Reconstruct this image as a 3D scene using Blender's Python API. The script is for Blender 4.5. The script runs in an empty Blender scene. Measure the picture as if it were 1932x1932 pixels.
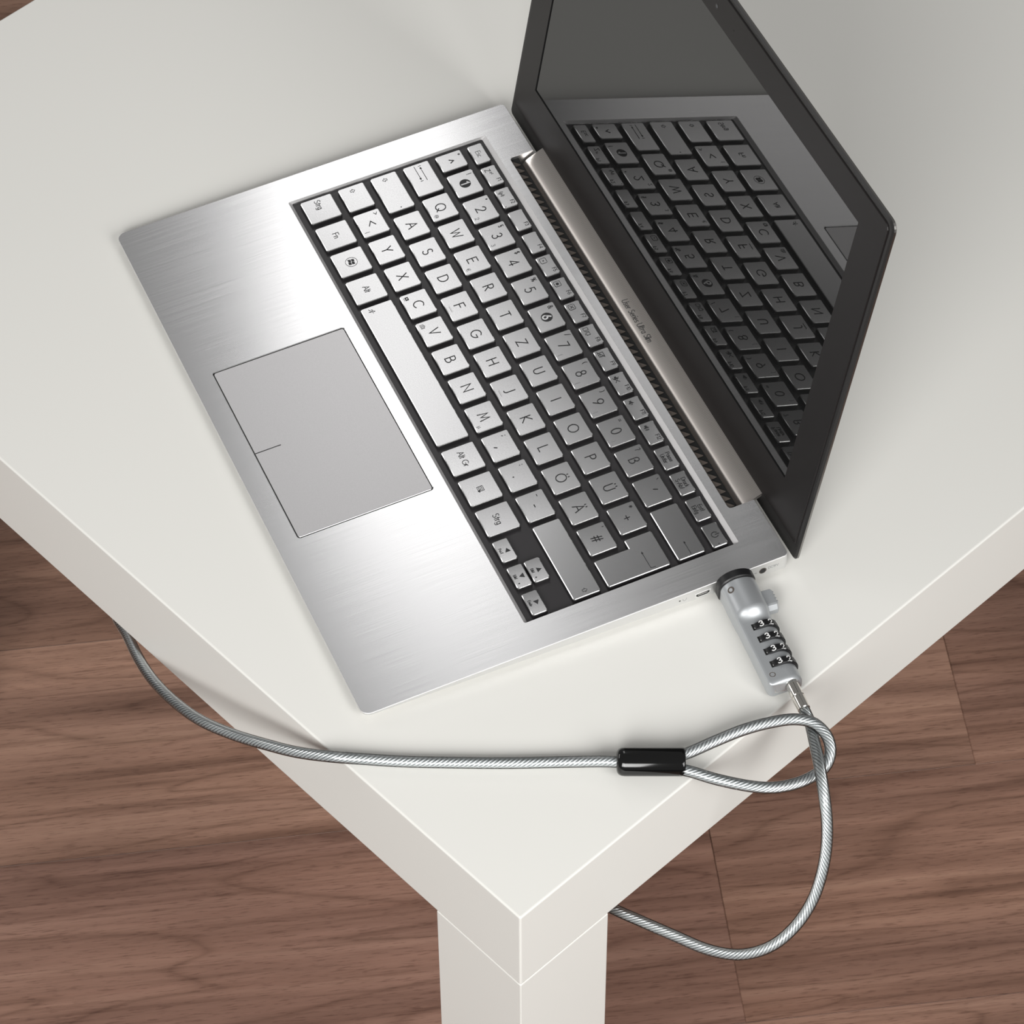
import bpy, bmesh, math, random
from mathutils import Vector, Matrix
from mathutils.geometry import tessellate_polygon

random.seed(7)
S = 0.001                      # all dimensions below are millimetres
TOP = 450.0                    # height of the table top above the floor
scene = bpy.context.scene
C = scene.collection
PI = math.pi

# ------------------------------------------------------------------ camera
cam_data = bpy.data.cameras.new('camera')
cam = bpy.data.objects.new('camera', cam_data)
C.objects.link(cam)
cam_data.sensor_width = 36.0
cam_data.sensor_fit = 'HORIZONTAL'
cam_data.lens = 36.0 * 6542.81 / 1932.0
cam_data.clip_start = 0.05
cam_data.clip_end = 50
_r = Vector((0.7231236, -0.6906981, -0.0053262))
_u = Vector((0.5372283, 0.5575688, 0.6328529))
_w = Vector((0.4341406, 0.4604923, -0.7742537))
_c = Vector((-509.0477, -537.2297, 1158.5129 + TOP)) * S
cam.matrix_world = Matrix(((_r.x, _u.x, -_w.x, _c.x), (_r.y, _u.y, -_w.y, _c.y),
                           (_r.z, _u.z, -_w.z, _c.z), (0, 0, 0, 1)))
scene.camera = cam

# ------------------------------------------------------------------ exposure, world, lamps
scene.view_settings.view_transform = 'Standard'
scene.view_settings.look = 'None'
scene.view_settings.gamma = 1.0
scene.view_settings.use_curve_mapping = False
scene.view_settings.exposure = 0.0

world = bpy.data.worlds.new('studio')
scene.world = world
world.use_nodes = True
bg = world.node_tree.nodes['Background']
bg.inputs[0].default_value = (1.0, 0.99, 0.97, 1)
bg.inputs[1].default_value = 0.205


def area_light(name, loc, target, sx, sy, power, col=(1, 1, 1), spread=180):
    d = bpy.data.lights.new(name, 'AREA')
    d.shape = 'RECTANGLE'
    d.size = sx
    d.size_y = sy
    d.energy = power
    d.color = col
    d.spread = math.radians(spread)
    o = bpy.data.objects.new(name, d)
    C.objects.link(o)
    o.location = loc
    o.rotation_euler = (Vector(target) - Vector(loc)).to_track_quat('-Z', 'Y').to_euler()
    return o


# studio softboxes: a strip behind the table (its glint runs over the aluminium), a large one beside the camera
area_light('rear_softbox', (0.610, 0.855, 1.280), (0.165, 0.26, 0.458), 0.16, 0.47, 0.64, (1.0, 0.99, 0.98))
area_light('front_softbox', (-1.25, -0.72, 1.40), (0.08, 0.12, 0.40), 0.9, 0.9, 4.0, (1.0, 0.995, 0.975), 60)
area_light('front_softbox', (0.02, -1.42, 1.38), (0.12, 0.10, 0.40), 0.9, 0.9, 2.7, (1.0, 0.995, 0.975), 64)
area_light('left_softbox', (-0.36, 1.25, 1.00), (0.17, 0.20, 0.45), 0.6, 0.28, 1.6, (1.0, 0.98, 0.96))

# ------------------------------------------------------------------ materials
MATS = {}


def new_mat(name):
    m = bpy.data.materials.new(name)
    m.use_nodes = True
    nt = m.node_tree
    b = nt.nodes['Principled BSDF']
    MATS[name] = m
    return m, nt, b


def simple(name, col, rough=0.5, metal=0.0, spec=0.5, coat=0.0):
    m, nt, b = new_mat(name)
    b.inputs['Base Color'].default_value = (*col, 1)
    b.inputs['Roughness'].default_value = rough
    b.inputs['Metallic'].default_value = metal
    b.inputs['Specular IOR Level'].default_value = spec
    b.inputs['Coat Weight'].default_value = coat
    return m


def node(nt, typ, **kw):
    n = nt.nodes.new(typ)
    for k, v in kw.items():
        setattr(n, k, v)
    return n


def mapping(nt, scale, src='Object', loc=None):
    tc = node(nt, 'ShaderNodeTexCoord')
    mp = node(nt, 'ShaderNodeMapping')
    mp.inputs['Scale'].default_value = scale
    nt.links.new(tc.outputs[src], mp.inputs['Vector'])
    return mp


def noise(nt, vec, scale, detail=4, rough=0.55, dist=0.0):
    n = node(nt, 'ShaderNodeTexNoise')
    n.inputs['Scale'].default_value = scale
    n.inputs['Detail'].default_value = detail
    n.inputs['Roughness'].default_value = rough
    n.inputs['Distortion'].default_value = dist
    nt.links.new(vec, n.inputs['Vector'])
    return n


def ramp(nt, fac, stops):
    r = node(nt, 'ShaderNodeValToRGB')
    el = r.color_ramp.elements
    el[0].position, el[0].color = stops[0][0], (*stops[0][1], 1)
    el[1].position, el[1].color = stops[-1][0], (*stops[-1][1], 1)
    for p, c in stops[1:-1]:
        e = el.new(p)
        e.color = (*c, 1)
    nt.links.new(fac, r.inputs['Fac'])
    return r


def maprange(nt, val, a, b, c, d):
    n = node(nt, 'ShaderNodeMapRange')
    n.inputs['From Min'].default_value = a
    n.inputs['From Max'].default_value = b
    n.inputs['To Min'].default_value = c
    n.inputs['To Max'].default_value = d
    nt.links.new(val, n.inputs['Value'])
    return n


def mixcol(nt, fac, a, b, blend='MIX'):
    n = node(nt, 'ShaderNodeMix', data_type='RGBA', blend_type=blend)
    for sock, v in ((n.inputs[0], fac), (n.inputs[6], a), (n.inputs[7], b)):
        if isinstance(v, (int, float)):
            sock.default_value = v
        elif isinstance(v, tuple):
            sock.default_value = (*v, 1)
        else:
            nt.links.new(v, sock)
    return n.outputs[2]


def bump(nt, height, strength, dist=0.001):
    n = node(nt, 'ShaderNodeBump')
    n.inputs['Strength'].default_value = strength
    n.inputs['Distance'].default_value = dist
    nt.links.new(height, n.inputs['Height'])
    return n.outputs['Normal']


# white satin table foil
m, nt, b = new_mat('white_foil')
mp = mapping(nt, (1, 1, 1))
n1 = noise(nt, mp.outputs[0], 900, 2)
b.inputs['Base Color'].default_value = (0.83, 0.82, 0.785, 1)
b.inputs['Roughness'].default_value = 0.42
b.inputs['Specular IOR Level'].default_value = 0.45
nt.links.new(bump(nt, n1.outputs['Fac'], 0.04, 0.0004), b.inputs['Normal'])

# brushed aluminium, brush strokes run front to back
m, nt, b = new_mat('brushed_aluminium')
uvn = node(nt, 'ShaderNodeUVMap', uv_map='UVMap')
mp = node(nt, 'ShaderNodeMapping')
mp.inputs['Scale'].default_value = (1100, 13, 1)
nt.links.new(uvn.outputs[0], mp.inputs['Vector'])
n1 = noise(nt, mp.outputs[0], 1.0, 5, 0.65)
mp2 = node(nt, 'ShaderNodeMapping')
mp2.inputs['Scale'].default_value = (2400, 24, 1)
nt.links.new(uvn.outputs[0], mp2.inputs['Vector'])
n2 = noise(nt, mp2.outputs[0], 1.0, 3, 0.6)
av = node(nt, 'ShaderNodeMath', operation='ADD')
nt.links.new(n1.outputs['Fac'], av.inputs[0])
nt.links.new(n2.outputs['Fac'], av.inputs[1])
cr = ramp(nt, maprange(nt, av.outputs[0], 0.6, 1.4, 0, 1).outputs[0], [(0.0, (0.71, 0.71, 0.72)), (1.0, (0.86, 0.86, 0.87))])
nt.links.new(cr.outputs[0], b.inputs['Base Color'])
b.inputs['Metallic'].default_value = 1.0
nt.links.new(maprange(nt, n1.outputs['Fac'], 0.2, 0.8, 0.24, 0.28).outputs[0], b.inputs['Roughness'])
b.inputs['Anisotropic'].default_value = 0.7
tg = node(nt, 'ShaderNodeTangent', direction_type='UV_MAP', uv_map='UVMap')
nt.links.new(tg.outputs[0], b.inputs['Tangent'])
MATS['brushed_aluminium'] = m

simple('blasted_aluminium', (0.80, 0.80, 0.80), 0.38, 1.0)
simple('anodised', (0.64, 0.63, 0.635), 0.5, 0.35)
simple('polished_edge', (0.93, 0.93, 0.93), 0.16, 1.0)

m, nt, b = new_mat('key_silver')
mp = mapping(nt, (1, 1, 1))
n1 = noise(nt, mp.outputs[0], 2600, 2)
cr = ramp(nt, n1.outputs['Fac'], [(0.3, (0.40, 0.40, 0.405)), (0.7, (0.48, 0.48, 0.485))])
nt.links.new(cr.outputs[0], b.inputs['Base Color'])
b.inputs['Metallic'].default_value = 1.0
b.inputs['Roughness'].default_value = 0.23

m, nt, b = new_mat('touchpad_grey')
mp = mapping(nt, (1, 1, 1))
n1 = noise(nt, mp.outputs[0], 2000, 2)
cr = ramp(nt, n1.outputs['Fac'], [(0.3, (0.72, 0.71, 0.72)), (0.7, (0.76, 0.75, 0.76))])
nt.links.new(cr.outputs[0], b.inputs['Base Color'])
b.inputs['Metallic'].default_value = 0.9
b.inputs['Roughness'].default_value = 0.40

simple('key_tray_black', (0.026, 0.024, 0.026), 0.38, 0.0, 0.5)
simple('key_side_black', (0.012, 0.011, 0.012), 0.45)
simple('legend_ink', (0.035, 0.035, 0.037), 0.6)
simple('legend_faint', (0.30, 0.30, 0.31), 0.6)
simple('legend_light', (0.75, 0.75, 0.76), 0.5)
simple('lid_black', (0.018, 0.017, 0.017), 0.42, 0.0, 0.5)
simple('bezel_black', (0.014, 0.012, 0.012), 0.40, 0.0, 0.3)
simple('gap_black', (0.006, 0.006, 0.006), 0.6)
simple('lid_edge_metal', (0.30, 0.29, 0.28), 0.35, 1.0)
simple('screen_glass', (0.010, 0.010, 0.010), 0.012, 0.0, 0.6)
simple('camera_lens', (0.05, 0.05, 0.06), 0.1)
simple('rubber', (0.02, 0.02, 0.02), 0.7)
simple('vent_brown', (0.11, 0.092, 0.080), 0.5, 0.2)
simple('port_black', (0.01, 0.01, 0.01), 0.5)
simple('chrome', (0.80, 0.77, 0.72), 0.10, 1.0)
simple('lock_silver', (0.52, 0.54, 0.56), 0.40, 0.62, 0.4)
simple('lock_black', (0.010, 0.010, 0.011), 0.42)
simple('dial_black', (0.008, 0.008, 0.009), 0.35)
simple('dial_white', (0.85, 0.85, 0.85), 0.5)
simple('sleeve_black', (0.004, 0.004, 0.004), 0.09, 0.0, 0.55)
simple('steel_strand', (0.86, 0.88, 0.89), 0.34, 0.6)

simple('strand_groove_shade', (0.24, 0.25, 0.26), 0.5, 0.5)  # darkened steel, shade in the grooves between strands put in as colour

# perforated hinge cover: fine dot raster as relief and colour
m, nt, b = new_mat('hinge_mesh')
uvn = node(nt, 'ShaderNodeUVMap', uv_map='UVMap')
mp = node(nt, 'ShaderNodeMapping')
mp.inputs['Scale'].default_value = (1 / 0.00054, 1 / 0.00054, 1)
nt.links.new(uvn.outputs[0], mp.inputs['Vector'])
vo = node(nt, 'ShaderNodeTexVoronoi', feature='F1')
vo.inputs['Scale'].default_value = 1.0
vo.inputs['Randomness'].default_value = 0.0
nt.links.new(mp.outputs[0], vo.inputs['Vector'])
dots = maprange(nt, vo.outputs['Distance'], 0.24, 0.36, 1.0, 0.0)
sep = node(nt, 'ShaderNodeSeparateXYZ')
nt.links.new(uvn.outputs[0], sep.inputs[0])
fade = maprange(nt, sep.outputs['Y'], 0.0030, 0.0078, 1.0, 0.0)     # perforation thins out towards the ridge
mul = node(nt, 'ShaderNodeMath', operation='MULTIPLY')
nt.links.new(dots.outputs[0], mul.inputs[0])
nt.links.new(fade.outputs[0], mul.inputs[1])
nt.links.new(mixcol(nt, mul.outputs[0], (0.62, 0.58, 0.55), (0.10, 0.09, 0.085)), b.inputs['Base Color'])
b.inputs['Metallic'].default_value = 0.9
b.inputs['Roughness'].default_value = 0.34

# clear plastic sheath over the steel rope
m, nt, b = new_mat('clear_sheath')
out = nt.nodes['Material Output']
tr = node(nt, 'ShaderNodeBsdfTransparent')
tr.inputs[0].default_value = (0.93, 0.94, 0.94, 1)
gl = node(nt, 'ShaderNodeBsdfGlossy')
gl.inputs['Roughness'].default_value = 0.12
gl.inputs[0].default_value = (1, 1, 1, 1)
fr = node(nt, 'ShaderNodeFresnel')
fr.inputs[0].default_value = 1.5
mx = node(nt, 'ShaderNodeMixShader')
nt.links.new(fr.outputs[0], mx.inputs[0])
nt.links.new(tr.outputs[0], mx.inputs[1])
nt.links.new(gl.outputs[0], mx.inputs[2])
nt.links.new(mx.outputs[0], out.inputs['Surface'])

# walnut planks: x runs along the plank
m, nt, b = new_mat('walnut')
tc = node(nt, 'ShaderNodeTexCoord')
oi = node(nt, 'ShaderNodeObjectInfo')
off = node(nt, 'ShaderNodeVectorMath', operation='MULTIPLY_ADD')
cmb = node(nt, 'ShaderNodeCombineXYZ')
for k in range(3):
    nt.links.new(oi.outputs['Random'], cmb.inputs[k])
nt.links.new(cmb.outputs[0], off.inputs[0])
off.inputs[1].default_value = (13.0, 7.0, 3.0)
nt.links.new(tc.outputs['Object'], off.inputs[2])


def wood_noise(sx, sy, scale, detail, rough, dist):
    mpx = node(nt, 'ShaderNodeMapping')
    mpx.inputs['Scale'].default_value = (sx, sy, 1.0)
    nt.links.new(off.outputs[0], mpx.inputs['Vector'])
    return noise(nt, mpx.outputs[0], scale, detail, rough, dist)


nA = wood_noise(1.5, 10.0, 1.5, 2, 0.45, 0.5)       # broad figure, arches
nB = wood_noise(2.4, 62.0, 1.4, 4, 0.55, 0.35)      # long soft streaks
nD = wood_noise(7.0, 190.0, 1.4, 4, 0.6, 0.2)       # finer grain lines
nC = wood_noise(85.0, 900.0, 1.2, 2, 0.6, 0.0)      # pores
ring_ = node(nt, 'ShaderNodeMath', operation='MULTIPLY')
nt.links.new(nA.outputs['Fac'], ring_.inputs[0])
ring_.inputs[1].default_value = 9.0
pp = node(nt, 'ShaderNodeMath', operation='PINGPONG')
nt.links.new(ring_.outputs[0], pp.inputs[0])
pp.inputs[1].default_value = 0.5
c1 = ramp(nt, nB.outputs['Fac'], [(0.26, (0.165, 0.090, 0.066)), (0.40, (0.262, 0.150, 0.112)), (0.58, (0.345, 0.204, 0.154)), (0.78, (0.430, 0.268, 0.202))])
c2 = ramp(nt, nA.outputs['Fac'], [(0.28, (0.72, 0.70, 0.70)), (0.48, (0.98, 0.97, 0.96)), (0.70, (1.15, 1.14, 1.10))])
col = mixcol(nt, 1.0, c1.outputs[0], c2.outputs[0], 'MULTIPLY')
arch = ramp(nt, pp.outputs[0], [(0.0, (0.74, 0.72, 0.71)), (0.06, (0.90, 0.89, 0.88)), (0.14, (1.0, 1.0, 1.0))])
col = mixcol(nt, 1.0, col, arch.outputs[0], 'MULTIPLY')
fine = ramp(nt, nD.outputs['Fac'], [(0.28, (0.74, 0.71, 0.69)), (0.46, (0.98, 0.98, 0.97)), (0.75, (1.09, 1.08, 1.07))])
col = mixcol(nt, 1.0, col, fine.outputs[0], 'MULTIPLY')
pore = ramp(nt, nC.outputs['Fac'], [(0.30, (0.70, 0.67, 0.66)), (0.45, (1.0, 1.0, 1.0)), (0.8, (1.05, 1.05, 1.04))])
col = mixcol(nt, 1.0, col, pore.outputs[0], 'MULTIPLY')
col = mixcol(nt, 1.0, col, oi.outputs['Color'], 'MULTIPLY')     # every plank has its own tone, some also hold the floor's light falloff
nt.links.new(col, b.inputs['Base Color'])
b.inputs['Roughness'].default_value = 0.48
b.inputs['Specular IOR Level'].default_value = 0.35
nt.links.new(bump(nt, nC.outputs['Fac'], 0.10, 0.0006), b.inputs['Normal'])


# ------------------------------------------------------------------ mesh helpers
class MB:
    """collects vertices (mm) and faces, then links one mesh object"""

    def __init__(self):
        self.v, self.f, self.mi, self.sm = [], [], [], []

    def add(self, verts, faces, mi=0, smooth=False):
        o = len(self.v)
        self.v += [tuple(p) for p in verts]
        for f in faces:
            self.f.append(tuple(i + o for i in f))
            self.mi.append(mi)
            self.sm.append(smooth)
        return o

    def mesh(self, name, mats, uv=None, fix=True):
        me = bpy.data.meshes.new(name)
        me.from_pydata([(x * S, y * S, z * S) for x, y, z in self.v], [], self.f)
        for mm in ([mats] if isinstance(mats, str) else mats):
            me.materials.append(MATS[mm])
        for p, i, s in zip(me.polygons, self.mi, self.sm):
            p.material_index = i
            p.use_smooth = s
        if fix:
            bm = bmesh.new()
            bm.from_mesh(me)
            bmesh.ops.recalc_face_normals(bm, faces=bm.faces)
            bm.to_mesh(me)
            bm.free()
        if uv:
            lay = me.uv_layers.new(name='UVMap')
            for lp in me.loops:
                co = me.vertices[lp.vertex_index].co
                lay.data[lp.index].uv = uv(co)
        me.update()
        return me

    def build(self, name, mats, parent=None, loc=None, rot=None, uv=None, fix=True):
        return link(name, self.mesh(name, mats, uv, fix), parent, loc, rot)


def link(name, me, parent=None, loc=None, rot=None):
    o = bpy.data.objects.new(name, me)
    C.objects.link(o)
    if parent is not None:
        o.parent = parent
    if loc is not None:
        o.location = Vector(loc) * S
    if rot is not None:
        o.rotation_euler = rot
    return o


def thing(name, label, cat, loc, rotz=0.0, group=None):
    o = bpy.data.objects.new(name, None)
    C.objects.link(o)
    o.empty_display_size = 0.05
    o.location = Vector(loc) * S
    o.rotation_euler = (0, 0, rotz)
    o['label'] = label
    o['category'] = cat
    if group:
        o['group'] = group
    return o


def rrect(x0, y0, x1, y1, r, n=5):
    """rounded rectangle, counter-clockwise; r = one radius or four (bl, br, tr, tl)"""
    rr = r if isinstance(r, (list, tuple)) else (r,) * 4
    out = []
    for (cx, cy, a0, rad) in ((x0, y0, PI, rr[0]), (x1, y0, 1.5 * PI, rr[1]), (x1, y1, 0, rr[2]), (x0, y1, 0.5 * PI, rr[3])):
        sx = 1 if cx == x0 else -1
        sy = 1 if cy == y0 else -1
        for k in range(n + 1):
            a = a0 + 0.5 * PI * k / n
            out.append((cx + sx * rad + rad * math.cos(a), cy + sy * rad + rad * math.sin(a)))
    return out


def fill_poly(mb, loops, zf, mi=0, flip=False):
    """flat face of an outline with holes"""
    vl = [[Vector((x, y, 0)) for x, y in lp] for lp in loops]
    pts = [p for lp in loops for p in lp]
    tris = tessellate_polygon(vl)
    mb.add([(x, y, zf(x, y)) for x, y in pts], tris, mi)


def ring(mb, la, lb, mi=0, smooth=False):
    """quads between two equally long closed 3D loops"""
    n = len(la)
    mb.add(list(la) + list(lb), [(i, (i + 1) % n, n + (i + 1) % n, n + i) for i in range(n)], mi, smooth)


def offset_loop(lp, d):
    """inward offset (for a counter-clockwise loop) by d"""
    n = len(lp)
    out = []
    for i in range(n):
        p0, p1, p2 = Vector(lp[i - 1]), Vector(lp[i]), Vector(lp[(i + 1) % n])
        e1, e2 = (p1 - p0), (p2 - p1)
        if e1.length < 1e-9:
            e1 = e2
        if e2.length < 1e-9:
            e2 = e1
        n1 = Vector((-e1.y, e1.x)).normalized()
        n2 = Vector((-e2.y, e2.x)).normalized()
        m = (n1 + n2)
        m = m.normalized() if m.length > 1e-6 else n1
        k = d / max(0.35, m.dot(n1))
        out.append((p1.x + m.x * k, p1.y + m.y * k))
    return out


def plate(mb, lp, z0, z1, bev=0.0, mi_top=0, mi_bev=0, mi_side=0):
    """solid plate with a chamfered upper rim"""
    top = offset_loop(lp, bev) if bev else lp
    fill_poly(mb, [top], lambda x, y: z1, mi_top)
    if bev:
        ring(mb, [(x, y, z1) for x, y in top], [(x, y, z1 - bev) for x, y in lp], mi_bev)
    ring(mb, [(x, y, z1 - bev) for x, y in lp], [(x, y, z0) for x, y in lp], mi_side)
    fill_poly(mb, [lp], lambda x, y: z0, mi_side)


def bevel_box(name, x0, y0, z0, x1, y1, z1, bev, mat, parent=None, seg=2):
    bm = bmesh.new()
    vs = [bm.verts.new((x * S, y * S, z * S)) for z in (z0, z1) for y in (y0, y1) for x in (x0, x1)]
    for f in ((0, 2, 3, 1), (4, 5, 7, 6), (0, 1, 5, 4), (2, 6, 7, 3), (0, 4, 6, 2), (1, 3, 7, 5)):
        bm.faces.new([vs[i] for i in f])
    bmesh.ops.recalc_face_normals(bm, faces=bm.faces)
    if bev:
        bmesh.ops.bevel(bm, geom=list(bm.edges), offset=bev * S, segments=seg, profile=0.5, affect='EDGES')
    me = bpy.data.meshes.new(name)
    bm.to_mesh(me)
    bm.free()
    me.materials.append(MATS[mat])
    return link(name, me, parent)


def cyl(mb, c, r, h, axis='z', n=24, mi=0, cap=True, r2=None, smooth=True):
    r2 = r if r2 is None else r2
    a = [(r * math.cos(2 * PI * i / n), r * math.sin(2 * PI * i / n)) for i in range(n)]
    bq = [(r2 * math.cos(2 * PI * i / n), r2 * math.sin(2 * PI * i / n)) for i in range(n)]

    def put(p, t):
        if axis == 'z':
            return (c[0] + p[0], c[1] + p[1], c[2] + t)
        if axis == 'x':
            return (c[0] + t, c[1] + p[0], c[2] + p[1])
        return (c[0] + p[1], c[1] + t, c[2] + p[0])
    la = [put(p, 0) for p in a]
    lb = [put(p, h) for p in bq]
    ring(mb, la, lb, mi, smooth)
    if cap:
        mb.add(la, [tuple(range(n))], mi)
        mb.add(lb, [tuple(range(n))], mi)


def smooth_path(pts, step):
    """Catmull-Rom through the points, resampled at about step"""
    P = [Vector(p) for p in pts]
    P = [P[0] * 2 - P[1]] + P + [P[-1] * 2 - P[-2]]
    dense = []
    for i in range(1, len(P) - 2):
        p0, p1, p2, p3 = P[i - 1:i + 3]
        t0 = 0.0
        t1 = t0 + max(1e-4, (p1 - p0).length) ** 0.5
        t2 = t1 + max(1e-4, (p2 - p1).length) ** 0.5
        t3 = t2 + max(1e-4, (p3 - p2).length) ** 0.5
        for k in range(40):
            t = t1 + (t2 - t1) * k / 40
            a1 = p0 * ((t1 - t) / (t1 - t0)) + p1 * ((t - t0) / (t1 - t0))
            a2 = p1 * ((t2 - t) / (t2 - t1)) + p2 * ((t - t1) / (t2 - t1))
            a3 = p2 * ((t3 - t) / (t3 - t2)) + p3 * ((t - t2) / (t3 - t2))
            b1 = a1 * ((t2 - t) / (t2 - t0)) + a2 * ((t - t0) / (t2 - t0))
            b2 = a2 * ((t3 - t) / (t3 - t1)) + a3 * ((t - t1) / (t3 - t1))
            dense.append(b1 * ((t2 - t) / (t2 - t1)) + b2 * ((t - t1) / (t2 - t1)))
    dense.append(P[-2])
    # gaussian-free smoothing: a few relaxations keep the curve round
    for _ in range(30):
        dense = [dense[0]] + [(dense[i - 1] + dense[i] * 2 + dense[i + 1]) / 4 for i in range(1, len(dense) - 1)] + [dense[-1]]
    L = [0.0]
    for i in range(1, len(dense)):
        L.append(L[-1] + (dense[i] - dense[i - 1]).length)
    n = max(4, int(L[-1] / step))
    out, j = [], 0
    for k in range(n + 1):
        s = L[-1] * k / n
        while j < len(L) - 2 and L[j + 1] < s:
            j += 1
        f = (s - L[j]) / max(1e-9, L[j + 1] - L[j])
        out.append(dense[j].lerp(dense[j + 1], f))
    return out


def frames(path):
    """parallel-transport frames"""
    T = [(path[min(i + 1, len(path) - 1)] - path[max(i - 1, 0)]).normalized() for i in range(len(path))]
    n = T[0].orthogonal().normalized()
    N = [n]
    for i in range(1, len(path)):
        n = (N[-1] - T[i] * N[-1].dot(T[i])).normalized()
        N.append(n)
    return T, N


def tube(mb, path, prof, mi=0, twist=0.0, smooth=True, cap=True):
    """sweep a radial profile prof (list of (angle, radius)) along path; twist in rad per mm"""
    T, N = frames(path)
    n = len(prof)
    o = len(mb.v)
    s = 0.0
    verts, faces = [], []
    for i, p in enumerate(path):
        if i:
            s += (path[i] - path[i - 1]).length
        B = T[i].cross(N[i])
        for a, r in prof:
            aa = a + twist * s
            verts.append(p + N[i] * (r * math.cos(aa)) + B * (r * math.sin(aa)))
    for i in range(len(path) - 1):
        for k in range(n):
            k2 = (k + 1) % n
            faces.append((i * n + k, i * n + k2, (i + 1) * n + k2, (i + 1) * n + k))
    mb.add(verts, faces, 0, smooth)
    if callable(mi):
        m0 = len(mb.mi) - len(faces)
        for q in range(len(faces)):
            mb.mi[m0 + q] = mi(q % n)
        mi = 0
    if cap:
        m_ = (len(path) - 1) * n
        mb.add(verts[:n], [tuple(range(n))], mi)
        mb.add(verts[m_:], [tuple(range(n))], mi)


# ------------------------------------------------------------------ stroke lettering (flat print)
def arc(cx, cy, rx, ry, a0, a1, n=10):
    return [(cx + rx * math.cos(math.radians(a0 + (a1 - a0) * i / n)), cy + ry * math.sin(math.radians(a0 + (a1 - a0) * i / n))) for i in range(n + 1)]


G = {}


def g(ch, w, *strokes):
    G[ch] = (w, strokes)


g('A', .74, [(0, 0), (.37, 1), (.74, 0)], [(.14, .36), (.60, .36)])
g('B', .56, [(0, 0), (0, 1), (.24, 1)] + arc(.24, .76, .24, .24, 90, -90)[1:] + [(0, .52)], [(.24, .52)] + arc(.26, .26, .30, .26, 90, -90) + [(0, 0)])
g('C', .72, arc(.44, .5, .44, .5, 48, 312, 16))
g('D', .70, [(0, 0), (0, 1), (.22, 1)] + arc(.22, .5, .48, .5, 90, -90, 14)[1:] + [(0, 0)])
g('E', .52, [(.52, 1), (0, 1), (0, 0), (.52, 0)], [(0, .53), (.46, .53)])
g('F', .50, [(.50, 1), (0, 1), (0, 0)], [(0, .52), (.44, .52)])
g('G', .86, arc(.46, .5, .46, .5, 48, 350, 18) + [(.92, .47), (.56, .47)])
g('H', .66, [(0, 0), (0, 1)], [(.66, 0), (.66, 1)], [(0, .53), (.66, .53)])
g('I', .0, [(0, 0), (0, 1)])
g('J', .34, [(.34, 1), (.34, .2)] + arc(.14, .2, .20, .24, 0, -110)[1:])
g('K', .58, [(0, 0), (0, 1)], [(.52, 1), (0, .48), (.58, 0)])
g('L', .46, [(0, 1), (0, 0), (.46, 0)])
g('M', .82, [(0, 0), (.14, 1), (.41, .2), (.68, 1), (.82, 0)])
g('N', .70, [(0, 0), (0, 1), (.70, 0), (.70, 1)])
g('O', .92, arc(.46, .5, .46, .5, 0, 360, 24))
g('P', .50, [(0, 0), (0, 1), (.22, 1)] + arc(.22, .74, .26, .26, 90, -90)[1:] + [(0, .48)])
g('Q', .92, arc(.46, .5, .46, .5, 0, 360, 24), [(.56, .26), (.90, -.06)])
g('R', .54, [(0, 0), (0, 1), (.22, 1)] + arc(.22, .74, .26, .26, 90, -90)[1:] + [(0, .48)], [(.18, .48), (.54, 0)])
g('S', .50, arc(.25, .76, .23, .24, 40, 270, 12)[:-1] + arc(.25, .26, .25, .26, 90, -150, 14))
g('T', .56, [(0, 1), (.56, 1)], [(.28, 1), (.28, 0)])
g('U', .60, [(0, 1), (0, .30)] + arc(.30, .30, .30, .30, 180, 360, 12)[1:] + [(.60, 1)])
g('V', .68, [(0, 1), (.34, 0), (.68, 1)])
g('W', 1.0, [(0, 1), (.25, 0), (.50, .86), (.75, 0), (1.0, 1)])
g('X', .62, [(0, 0), (.60, 1)], [(.02, 1), (.62, 0)])
g('Y', .62, [(0, 1), (.31, .48), (.62, 1)], [(.31, .48), (.31, 0)])
g('Z', .60, [(.02, 1), (.60, 1), (0, 0), (.60, 0)])
g('0', .56, arc(.28, .5, .28, .5, 0, 360, 20))
g('1', .22, [(0, .82), (.2, 1), (.2, 0)])
g('2', .54, arc(.26, .72, .25, .28, 170, -30, 12) + [(0, 0), (.54, 0)])
g('3', .50, arc(.23, .75, .22, .25, 150, -90, 12), arc(.22, .26, .27, .26, 90, -150, 14))
g('4', .58, [(.44, 0), (.44, 1), (0, .28), (.58, .28)])
g('5', .50, [(.46, 1), (.14, 1), (.06, .54)] + arc(.22, .32, .28, .32, 110, -140, 14))
g('6', .56, [(.40, 1), (.06, .46)], arc(.28, .29, .28, .29, 0, 360, 18))
g('7', .52, [(0, 1), (.52, 1), (.14, 0)])
g('8', .54, arc(.27, .76, .21, .24, 0, 360, 16), arc(.27, .27, .27, .27, 0, 360, 18))
g('9', .56, [(.16, 0), (.50, .54)], arc(.28, .71, .28, .29, 0, 360, 18))
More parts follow.
